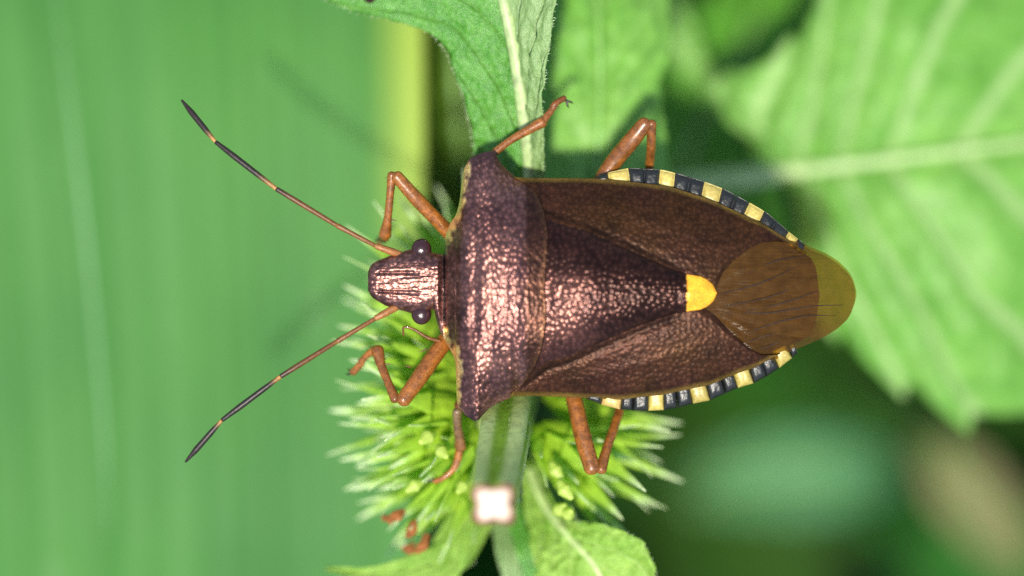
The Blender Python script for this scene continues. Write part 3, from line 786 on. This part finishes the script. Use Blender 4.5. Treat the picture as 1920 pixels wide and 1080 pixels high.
# forewings (the leathery part) on either side of the scutellum
scut_up = table([(985, 395), (1030, 408), (1045, 415), (1100, 432), (1150, 455), (1200, 478), (1250, 500), (1283, 515), (1308, 519), (1318, 523.5), (1325, 528.5), (1330, 533), (1334, 538.5), (1336, 543), (1337, 547)], 1)
scut_lo = table([(985, 712), (1030, 680), (1060, 672), (1100, 655), (1150, 632), (1200, 610), (1250, 592), (1283, 583), (1308, 579.5), (1318, 575), (1325, 570), (1330, 565.5), (1334, 560), (1336, 555.5), (1337, 551)], 1)
cor_up = table([(950, 440), (1030, 455), (1200, 510), (1300, 545), (1338, 540), (1350, 512), (1370, 490), (1400, 467), (1430, 455), (1455, 452), (1480, 457), (1497, 464), (1512, 474)], 4)
cor_lo = table([(950, 660), (1030, 640), (1200, 580), (1300, 566), (1335, 590), (1350, 607), (1370, 627), (1400, 652), (1425, 664), (1455, 665), (1462, 663)], 4)
M_wing = cuticle_material('wing_cuticle', rough=0.36, metal=0.42, pit_scale=13, bump=0.15, spec=0.12, gain=1.25)
def plate(name, pxs_, e0, e1, zf, thick, mat, tintf, nyw=90, parent=bug, flipn=False, prop=None):
    px_ = np.asarray(pxs_, float)
    tt_ = np.linspace(0, 1, nyw)
    A, B = e0(px_), e1(px_)
    PX_ = np.repeat(px_[:, None], nyw, 1); PY_ = A[:, None] + (B - A)[:, None] * tt_[None]
    Z = zf(PX_, PY_, tt_[None] * np.ones_like(PX_))
    top = np.stack([X(PX_), Y(PY_), Z], -1).reshape(-1, 3); bot = top - np.array([0, 0, thick])
    m_, n_ = PX_.shape; o_ = m_ * n_
    F_ = grid_faces(m_, n_) + grid_faces(m_, n_, off=o_, flip=True)
    for i in range(m_ - 1):
        F_.append((i * n_, (i + 1) * n_, (i + 1) * n_ + o_, i * n_ + o_)); a_ = i * n_ + n_ - 1; F_.append((a_ + n_, a_, a_ + o_, a_ + n_ + o_))
    for j in range(n_ - 1):
        F_.append((j + 1, j, j + o_, j + 1 + o_)); q_ = (m_ - 1) * n_; F_.append((q_ + j, q_ + j + 1, q_ + j + 1 + o_, q_ + j + o_))
    tnt = tintf(PX_, PY_).reshape(-1, 3)
    return mesh(name, np.vstack([top, bot]), F_, mat, parent, tint=np.vstack([tnt, tnt * 0.8]), props=prop)
def wing_height(side):
    def f(PX_, PY_, T_):
        w_, p_ = rug(PX_, PY_)
        z = wing_z(PX_, PY_)
        # claval furrow along the scutellum and one raised vein down the wing
        fl = scut_up(PX_) - 9 if side > 0 else scut_lo(PX_) + 9
        z = z - (0.010 if side > 0 else 0.028) * np.exp(-((PY_ - fl) / 8) ** 2) * sstep(1300, 1250, PX_)
        vein = 345 + (PX_ - 1000) * 0.33 if side > 0 else 735 - (PX_ - 1000) * 0.27
        z = z + 0.010 * np.exp(-((PY_ - vein) / 9) ** 2) * sstep(1330, 1230, PX_)
        e = np.clip(np.minimum(T_, 1 - T_) * 10, 0, 1)
        return z + e * (0.002 * w_ + 0.0075 * p_) - 0.03 * (1 - e)
    return f
def wing_tint(side):
    wa = np.array([0.037, 0.0185, 0.0068]); wb = np.array([0.042, 0.0185, 0.0115])
    def f(PX_, PY_):
        m_ = np.clip(0.5 + 1.2 * value_noise(X(PX_) * 1.6 + 20, Y(PY_) * 1.6 + 33), 0, 1)
        tt_ = lerp(np.ones(PX_.shape + (3,)) * wa, wb, m_ if side > 0 else np.clip(m_ + 0.3, 0, 1))
        fl_ = scut_up(PX_) - 7 if side > 0 else scut_lo(PX_) + 7
        tt_ = lerp(tt_, np.array([0.014, 0.007, 0.004]), 0.75 * np.exp(-((PY_ - fl_) / 6) ** 2) * sstep(1320, 1240, PX_))
        out = np.minimum(np.abs(PY_ - wing_up(PX_)), np.abs(PY_ - wing_lo(PX_)))
        tt_ = tt_ * (1.1 - 0.45 * (1 - rug(PX_, PY_)[1]))[..., None]
        tt_ = lerp(tt_, np.array([0.17, 0.12, 0.025]), sstep(12, 2, out) * 0.6)
        return tt_
    return f
plate('forewing', np.concatenate([np.linspace(957, 1330, 190), np.linspace(1332, 1511, 90)]), wing_up, lambda p: np.maximum(cor_up(p), wing_up(p) + 1), wing_height(1), 0.05, M_wing, wing_tint(1), 110)
plate('forewing', np.concatenate([np.linspace(957, 1330, 190), np.linspace(1332, 1461, 70)]), lambda p: np.minimum(cor_lo(p), wing_lo(p) - 1), wing_lo, wing_height(-1), 0.05, M_wing, wing_tint(-1), 110)

# scutellum with the yellow tip
M_scut = cuticle_material('scutellum_cuticle', rough=0.26, metal=0.75, pit_scale=15, bump=0.12, gain=1.4, spec=0.2)
def scut_z(PX_, PY_, T_):
    q = np.abs(T_ * 2 - 1)
    w_, p_ = rug(PX_, PY_)
    yel = sstep(1279, 1286, PX_)
    lift = np.interp(PX_, [985, 1040, 1100, 1250, 1338], [0.0, 0.12, 0.22, 0.13, 0.06])
    z = wing_z(PX_, np.full_like(PX_, 540) * 0 + PY_)
    z = z + lift * (1 - q ** 2.0) + 0.03 - 0.05 * q ** 6 * sstep(1290, 1260, PX_)
    z = z + 0.03 * sstep(1260, 1290, PX_)
    tri = 0.03 * np.exp(-((PX_ - 1070) / 55) ** 2 - ((PY_ - 545) / 60) ** 2)
    e = np.clip((1 - q) * 6, 0, 1)
    return z + tri + e * (1 - yel) * (0.004 * w_ + 0.0125 * p_) + yel * 0.02 * (1 - q ** 2)
def scut_tint(PX_, PY_):
    m_ = np.clip(0.5 + 1.2 * value_noise(X(PX_) * 1.8 + 70, Y(PY_) * 1.8 + 13), 0, 1)
    tt_ = lerp(np.ones(PX_.shape + (3,)) * np.array([0.030, 0.012, 0.010]), np.array([0.055, 0.024, 0.020]), m_)
    tt_ = lerp(tt_, np.array([0.11, 0.054, 0.045]), np.exp(-((PX_ - 1050) / 60) ** 2 - ((PY_ - 590) / 75) ** 2))  # sun highlight on the lower base put into the colour
    tt_ = lerp(tt_, np.array([0.024, 0.011, 0.008]), sstep(1080, 1200, PX_) * 0.8)  # tint darkened towards the tip to keep the highlight near the base
    tt_ = lerp(tt_, np.array([0.030, 0.014, 0.011]), 0.7 * sstep(15, 75, 560 - PY_))  # shade of the upper side put into the colour
    tt_ = tt_ * (1.15 - 0.6 * (1 - rug(PX_, PY_)[1]))[..., None]
    yb = 1282 + 3 * value_noise(PY_ / 6, PX_ * 0 + 3) + 0.0035 * (PY_ - 548) ** 2 * 0.3
    yel = sstep(-1.5, 1.5, PX_ - yb)
    return lerp(tt_, np.array([0.60, 0.31, 0.025]), yel)
k = NT('scutellum_mix')
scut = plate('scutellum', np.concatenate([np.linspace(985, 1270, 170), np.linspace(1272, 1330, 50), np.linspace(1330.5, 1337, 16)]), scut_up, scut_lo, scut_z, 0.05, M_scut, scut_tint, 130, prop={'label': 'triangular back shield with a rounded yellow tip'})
# the yellow tip is waxy rather than metallic: metallic falls to nothing where the tint is yellow
nt = M_scut.node_tree
pr = nt.nodes['Principled BSDF']
at_ = nt.nodes.new('ShaderNodeAttribute'); at_.attribute_name = 'tint'
sp = nt.nodes.new('ShaderNodeSeparateColor'); nt.links.new(at_.outputs['Color'], sp.inputs[0])
mr = nt.nodes.new('ShaderNodeMapRange'); nt.links.new(sp.outputs[0], mr.inputs[0])
mr.inputs[1].default_value = 0.2; mr.inputs[2].default_value = 0.5; mr.inputs[3].default_value = 0.6; mr.inputs[4].default_value = 0.0
nt.links.new(mr.outputs[0], pr.inputs['Metallic'])
mr2 = nt.nodes.new('ShaderNodeMapRange'); nt.links.new(sp.outputs[0], mr2.inputs[0])
mr2.inputs[1].default_value = 0.2; mr2.inputs[2].default_value = 0.5; mr2.inputs[3].default_value = 0.12; mr2.inputs[4].default_value = 0.08
nt.links.new(mr2.outputs[0], [n_ for n_ in nt.nodes if n_.type == 'BUMP'][0].inputs['Strength'])
bpy.data.materials.remove(k.m)

# translucent wing membranes, one lying over the other
k = NT('membrane')
co = k.coord(); n1 = k.noise(co, 5, 4)
mcol = k.ramp(n1, [(0.3, (0.070, 0.034, 0.008)), (0.7, (0.112, 0.056, 0.012))])
k.link(mcol, k.p.inputs['Base Color']); k.set(k.p, Roughness=0.24, Specular_IOR_Level=0.3)
mps = k.coord('Object', (1.2, 14, 1), (0, 0, 0.12))
k.link(k.bump(k.noise(mps, 1.0, 3), 0.45, 0.1), k.p.inputs['Normal'])
tp = k.new('ShaderNodeBsdfTransparent'); tp.inputs[0].default_value = (0.85, 0.68, 0.20, 1)
ms = k.new('ShaderNodeMixShader'); ms.inputs[0].default_value = 0.56
k.link(k.p.outputs[0], ms.inputs[1]); k.link(tp.outputs[0], ms.inputs[2]); k.link(ms.outputs[0], k.out.inputs[0])
M_mem = k.m
tail_up = table([(1290, 512), (1335, 508), (1370, 478), (1400, 458), (1450, 444), (1500, 455), (1520, 463), (1549, 475), (1573, 490), (1588, 505), (1596, 516), (1602, 530), (1605, 546)], 2)
tail_lo = table([(1290, 590), (1335, 604), (1400, 664), (1450, 676), (1485, 658), (1500, 652), (1537, 637), (1573, 615), (1588, 600), (1596, 587), (1602, 570), (1605, 556)], 2)
def thin(name, px_, e0, e1, dz, nyw=50, wav=0.0):
    px_ = np.asarray(px_, float); tt_ = np.linspace(0, 1, nyw); A, B = e0(px_), e1(px_)
    PX_ = np.repeat(px_[:, None], nyw, 1); PY_ = A[:, None] + (B - A)[:, None] * tt_[None]
    Z = wing_z(PX_, PY_) + dz - 0.04 + wav * np.sin(PY_ * 0.16 + PX_ * 0.02) + 0.02 * value_noise(X(PX_) * 3, Y(PY_) * 9) + 0.014 * np.sin(np.arctan2(PY_ - 566, PX_ - 1290) * 34 + 0.8 * np.sin(PX_ / 23)) * sstep(1330, 1400, PX_) * sstep(1600, 1560, PX_) * (0.4 + sstep(560, 620, PY_))
    return mesh(name, np.stack([X(PX_), Y(PY_), Z], -1).reshape(-1, 3), grid_faces(*PX_.shape), M_mem, bug)
memA = thin('wing_membrane', np.concatenate([np.linspace(1300, 1585, 90), np.linspace(1586, 1605, 36)]), tail_up, lambda p: np.minimum(tail_lo(p), np.interp(p, [1300, 1340, 1400, 1500, 1550, 1580, 1590], [585, 592, 618, 632, 632, 618, 605])), 0.0, wav=0.008)
memB = thin('wing_membrane', np.concatenate([np.linspace(1300, 1585, 90), np.linspace(1586, 1603, 30)]), lambda p: tail_up(p) + 5, tail_lo, -0.045, wav=0.012)
M_vein = tint_material('wing_vein', rough=0.35, nscale=10)
for pts, pr_ in [([(1345, 552), (1420, 531), (1500, 497)], memA), ([(1352, 574), (1440, 556), (1532, 516)], memA), ([(1395, 584), (1470, 566), (1532, 545)], memA),
                 ([(1350, 588), (1440, 586), (1520, 574), (1580, 572)], memA), ([(1398, 622), (1450, 605), (1510, 592), (1566, 592)], memA), ([(1400, 640), (1450, 624), (1500, 618)], memB),
                 ([(1400, 512), (1450, 490), (1510, 480)], memA), ([(1420, 655), (1465, 640), (1500, 638)], memB)]:
    P3 = []
    for (a_, b_) in pts:
        P3.append(np.array([X(a_), Y(b_), float(wing_z(np.array(float(a_)), np.array(float(b_)))) - 0.03 - (0.045 if pr_ is memB else 0)]))
    rib('vein', P3, [0.006, 0.013, 0.004] if len(P3) == 3 else [0.006, 0.013, 0.010, 0.004], M_vein, (0.03, 0.014, 0.005), pr_, n=8)

# banded margin of the abdomen (connexivum): one little pillow-shaped plate per band
M_band = tint_material('band_plate', rough=0.34, spec=0.5, nscale=16, lo=0.75, hi=1.15, bump=0.35)
CR, BK, RD = (0.43, 0.34, 0.085), (0.012, 0.013, 0.012), (0.16, 0.05, 0.02)
out_up = table([(1040, 331), (1120, 331), (1145, 322), (1180, 315), (1240, 318), (1270, 325), (1320, 340), (1360, 355), (1410, 382), (1440, 400), (1480, 435), (1512, 460)], 5)
out_lo = table([(1040, 744), (1100, 748), (1128, 759), (1162, 768), (1200, 771), (1245, 769), (1275, 764), (1300, 757), (1331, 751), (1385, 727), (1413, 719), (1440, 705), (1462, 690), (1485, 672), (1498, 660)], 5)
up_bands = [(1122, 1139, BK), (1140, 1178, CR), (1179, 1208, BK), (1209, 1237, BK), (1238, 1266, CR), (1267, 1294, BK), (1295, 1321, BK), (1322, 1354, CR), (1355, 1380, BK), (1381, 1405, BK), (1406, 1433, CR), (1434, 1455, BK), (1456, 1479, BK), (1480, 1496, CR), (1497, 1511, BK)]
lo_bands = [(1100, 1127, BK), (1128, 1162, (0.45, 0.31, 0.10)), (1163, 1186, BK), (1187, 1216, BK), (1217, 1245, CR), (1246, 1271, BK), (1272, 1299, BK), (1300, 1331, CR), (1332, 1361, BK), (1362, 1384, BK), (1385, 1413, CR), (1414, 1438, BK), (1439, 1461, BK), (1462, 1485, CR), (1486, 1497, BK)]
def band(x0, x1, colr, outer, inner, sgn):
    nu, nw_ = 12, 12
    x0, x1 = x0 + rng.uniform(-1, .4), x1 + rng.uniform(-.4, 1)
    px_ = np.linspace(x0, x1, nu)
    skew = np.linspace(0, 1, nw_)
    PX_ = np.repeat(px_[:, None], nw_, 1)
    # band edges run square to the margin
    A = outer(PX_[:, 0]); B = inner(PX_[:, 0]) + sgn * 3
    PY_ = A[:, None] + (B - A)[:, None] * skew[None]
    slope = np.gradient(outer(np.linspace(x0 - 20, x1 + 20, 9))).mean() / ((x1 - x0 + 40) / 8)
    PX_ = PX_ - (PY_ - A[:, None]) * slope * 0.75 + 0.0022 * (PY_ - A[:, None]) ** 2 * rng.uniform(-1, 1)
    uq = np.linspace(-1, 1, nu)[:, None]; wq = skew[None] * 2 - 1
    pil = (1 - np.abs(uq) ** 5) * (1 - np.abs(np.clip(wq, -1, 0.6)) ** 4)
    Z = Ez(PX_) - 0.035 + 0.085 * pil + 0.045 * skew[None]
    Z = Z + 0.010 * value_noise(PX_ / 5, PY_ / 5)
    top = np.stack([X(PX_), Y(PY_), Z], -1).reshape(-1, 3); bot = top * [1, 1, 0] + np.array([0, 0, -0.11])
    o_ = nu * nw_
    F_ = grid_faces(nu, nw_, flip=sgn < 0) + grid_faces(nu, nw_, off=o_, flip=sgn > 0)
    loop = [j for j in range(nw_)] + [i * nw_ + nw_ - 1 for i in range(1, nu)] + [(nu - 1) * nw_ + j for j in range(nw_ - 2, -1, -1)] + [i * nw_ for i in range(nu - 2, 0, -1)]
    for q in range(len(loop)):
        a_, b_ = loop[q], loop[(q + 1) % len(loop)]; F_.append((a_, b_, b_ + o_, a_ + o_))
    cc = np.tile(np.array(colr) * rng.uniform(0.8, 1.15), (2 * o_, 1))
    mesh('band_plate', np.vstack([top, bot]), F_, M_band, bug, tint=cc)
for (x0, x1, cc) in up_bands:
    band(x0, x1, cc, out_up, wing_up, 1)
for (x0, x1, cc) in lo_bands:
    band(x0, x1, cc, out_lo, wing_lo, -1)

# eyes
M_eye = tint_material('eye', rough=0.2, spec=0.5, nscale=60, lo=0.8, hi=1.15, bump=0.25, bdist=0.01)
for (ex, ey) in [(790, 467), (790, 589)]:
    n1_, n2_ = 20, 28
    th = np.linspace(0.02, np.pi - 0.02, n1_); ph = np.linspace(0, 2 * np.pi, n2_, endpoint=False)
    V = np.stack([0.19 * np.sin(th)[:, None] * np.cos(ph), 0.20 * np.sin(th)[:, None] * np.sin(ph), 0.13 * np.cos(th)[:, None] + 0 * ph], -1).reshape(-1, 3)
    V = V + np.array([X(ex), Y(ey), -0.05])
    F = grid_faces(n1_, n2_, wrap=True, flip=True); F.append(tuple(range(n2_))); F.append(tuple(range((n1_ - 1) * n2_, n1_ * n2_))[::-1])
    mesh('eye', V, F, M_eye, bug, tint=np.tile(np.array([0.030, 0.011, 0.012]), (len(V), 1)))

# antennae: black segments with amber joints
M_ant = tint_material('antenna_skin', rough=0.4, spec=0.35, nscale=14, lo=0.7, hi=1.3, bump=0.3, bdist=0.02)
AMB, DKB, BLK = np.array([0.34, 0.17, 0.045]), np.array([0.16, 0.065, 0.02]), np.array([0.022, 0.015, 0.014])
def antenna(joints, radii, cols):
    e = empty('antenna', (0, 0, 0), bug)
    for i in range(len(joints) - 1):
        a_, b_ = at(*joints[i]), at(*joints[i + 1])
        m_ = (a_ + b_) / 2 + np.array([0, 0, 0.03])
        g = 0.02 * (b_ - a_) / np.linalg.norm(b_ - a_)
        V, F, s = tube_data([a_ + g, a_ + (b_ - a_) * 0.3 + [0, 0, 0.02], a_ + (b_ - a_) * 0.7 + [0, 0, 0.02], b_ - g], [1.02 * r_ for r_ in radii[i]], n=12, seg=8)
        c0, c1, c2, w0, w1_ = cols[i]
        s_ = s[:, None]
        t_ = c0 * (1 - sstep(0, w0, s_)) + c1 * sstep(0, w0, s_); t_ = t_ * (1 - sstep(1 - w1_, 1, s_)) + c2 * sstep(1 - w1_, 1, s_)
        mesh('antenna_segment', V, F, M_ant, e, tint=t_)
acols = [(DKB, DKB * 1.6, AMB, 0.2, 0.15), (DKB, DKB, AMB, 0.2, 0.12), (AMB, DKB * 0.8, BLK, 0.15, 0.55), (AMB * 1.3, BLK, BLK, 0.42, 0.1), (AMB * 1.6, BLK, DKB, 0.38, 0.12)]
ar = [[.065, .07, .065, .055], [.04, .042, .044, .05], [.042, .046, .05, .045], [.04, .052, .056, .04], [.034, .054, .056, .022]]
acols2 = [(DKB, DKB * 1.6, AMB, 0.2, 0.15), (DKB, DKB, AMB, 0.2, 0.12), (AMB, DKB * 0.7, BLK, 0.2, 0.5), (AMB * 1.5, BLK, BLK, 0.3, 0.1), (AMB * 1.5, BLK, BLK, 0.3, 0.1)]
antenna([(752, 478, -.08), (704, 461, .02), (632, 423, .12), (518, 354, .25), (404, 266, .2), (340, 187, .05)], ar, acols)
antenna([(752, 571, -.08), (704, 597, .0), (632, 640, .08), (526, 706, .2), (416, 788, .15), (347, 867, .0)], ar, acols2)

# legs
M_leg = tint_material('leg_skin', rough=0.36, spec=0.5, nscale=7, lo=0.45, hi=1.35, bump=0.35, speck=21, coat=0.15)
LEG = np.array([0.25, 0.085, 0.013]); LEGD = np.array([0.12, 0.035, 0.008]); CLAW = np.array([0.02, 0.012, 0.01])
LEG_HAIRS = {}
def limb(name, pts, radii, parent, c0=LEG, c1=LEG, n=16, flat=0.9):
    V, F, s = tube_data(pxs(pts), radii, n=n, seg=9, flat=flat)
    t_ = c0 * (1 - s[:, None]) + c1 * s[:, None]
    ob = mesh(name, V, F, M_leg, parent, tint=t_)
    cen = V.reshape(-1, n, 3).mean(1)
    pick = rng.integers(n * 5, len(V) - n * 5, 46)
    LEG_HAIRS.setdefault(parent, []).extend([(V[i], V[i] - cen[i // n]) for i in pick])
    return ob
def spurs(pts, parent):
    for (p, d) in pts:
        p = at(*p); d = np.array(d)
        V, F, s = tube_data([p, p + d * 0.5, p + d], [0.016, 0.01, 0.003], n=6, seg=3)
        mesh('bristle', V, F, M_leg, parent, tint=np.tile(LEGD, (len(V), 1)))
def claws(p, d, parent, size=0.13):
    p = at(*p); d = np.array(d, float); d /= np.linalg.norm(d); u = np.array([-d[1], d[0], 0])
    for sg in (-1, 1):
        V, F, s = tube_data([p, p + d * size * 0.6 + u * sg * size * 0.35, p + d * size + u * sg * size * 0.45 - np.array([0, 0, size * 0.3])], [0.025, 0.02, 0.004], n=8, seg=5)
        mesh('claw', V, F, M_leg, parent, tint=np.tile(CLAW, (len(V), 1)))
# front, upper in the picture
e = empty('leg', (0, 0, 0), bug)
limb('thigh', [(862, 462, -.5), (832, 426, -.33), (780, 372, -.05), (744, 331, .08)], [.13, .135, .135, .115], e)
limb('shin', [(735, 328, .06), (731, 370, -.05), (727, 410, -.2), (722, 440, -.38)], [.085, .07, .075, .12], e, LEG * .8, LEG)
limb('foot', [(722, 444, -.42), (715, 450, -.75), (712, 452, -1.1)], [.09, .07, .06], e)
claws((711, 452, -1.12), (-0.5, 0.3, -0.5), e)
spurs([((734, 412, -.1), (0.11, -0.02, 0.02))], e)
# middle, upper
e = empty('leg', (0, 0, 0), bug)
limb('thigh', [(930, 440, -.75), (905, 370, -.55), (900, 325, -.15)], [.13, .14, .12], e)
limb('shin', [(905, 305, -.12), (950, 268, -.15), (990, 244, -.2), (1017, 229, -.22)], [.075, .07, .085, .105], e, LEG * .75, LEG)
limb('foot', [(1020, 225, -.22), (1035, 205, -.25), (1042, 194, -.25), (1058, 184, -.3)], [.07, .062, .06, .055], e, LEG * .95, LEGD)
claws((1062, 189, -.32), (0.8, -0.8, -0.1), e)
# hind, upper
e = empty('leg', (0, 0, 0), bug)
limb('thigh', [(1095, 395, -.55), (1145, 312, -.35), (1185, 262, -.1), (1209, 232, .0)], [.16, .165, .165, .14], e, LEG * .85, LEG * .75)
limb('shin', [(1221, 232, .0), (1221, 268, -.2), (1218, 310, -.5), (1212, 360, -.85), (1190, 420, -1.3)], [.10, .085, .085, .085, .09], e, LEG * .7, LEG * .9)
limb('foot', [(1188, 425, -1.32), (1160, 450, -1.6), (1130, 470, -1.85)], [.08, .06, .05], e)
# front, lower
e = empty('leg', (0, 0, 0), bug)
limb('thigh', [(850, 622, -.5), (828, 648, -.36), (790, 703, -.1), (756, 750, .05)], [.16, .165, .16, .14], e)
limb('shin', [(741, 748, .03), (727, 715, -.08), (715, 685, -.2), (708, 657, -.3)], [.095, .075, .085, .125], e, LEG * .75, LEG * .85)
limb('foot', [(703, 655, -.36), (684, 670, -.5), (674, 685, -.6), (662, 698, -.7)], [.075, .06, .065, .07], e, LEG * 1.1, LEG)
claws((660, 700, -.7), (-0.6, 0.2, -0.3), e)
spurs([((722, 683, -.12), (0.13, 0.0, 0.02)), ((770, 688, -.1), (-0.14, 0.02, 0.03)), ((800, 655, -.15), (-0.16, -0.05, 0.02))], e)
# middle, lower
e = empty('leg', (0, 0, 0), bug)
limb('thigh', [(930, 640, -.75), (890, 700, -.6), (862, 762, -.35)], [.13, .13, .11], e, LEG, LEGD)
limb('shin', [(857, 772, -.3), (858, 800, -.45), (862, 825, -.6), (863, 838, -.68)], [.09, .08, .095, .115], e, np.array([.14, .10, .05]), LEG * .8)
limb('foot', [(862, 842, -.7), (857, 864, -.75), (848, 882, -.78), (832, 895, -.8), (816, 903, -.85)], [.08, .072, .055, .055, .05], e, LEG * 1.3, LEG * 1.1)
claws((813, 902, -.86), (-0.8, 0.6, -0.1), e)
# hind, lower
e = empty('leg', (0, 0, 0), bug)
limb('thigh', [(1062, 690, -.55), (1078, 755, -.38), (1093, 820, -.18), (1110, 878, -.05)], [.15, .155, .165, .155], e)
limb('shin', [(1127, 880, -.08), (1138, 840, -.3), (1150, 805, -.5), (1163, 762, -.8), (1168, 710, -1.2)], [.11, .088, .088, .088, .085], e, LEG * .85, LEG * .85)
limb('foot', [(1168, 705, -1.25), (1140, 690, -1.6), (1110, 680, -1.9)], [.08, .06, .05], e)
# folded mouthpart beside the front leg
V, F, s = tube_data(pxs([(826, 640, -.25), (800, 632, -.2), (775, 617, -.15), (757, 614, -.15), (757, 628, -.2)]), [.035, .035, .026, .022, .018], n=8, seg=7)
mesh('mouthpart', V, F, M_leg, bug, tint=np.tile(LEG * .6, (len(V), 1)))

# fine hairs on every leg
for leg_, hs in LEG_HAIRS.items():
    hairs(leg_, [h_[0] for h_ in hs], [h_[1] / (np.linalg.norm(h_[1]) + 1e-9) for h_ in hs], 0.055, 'hair', (0.20, 0.11, 0.05), 0.006)
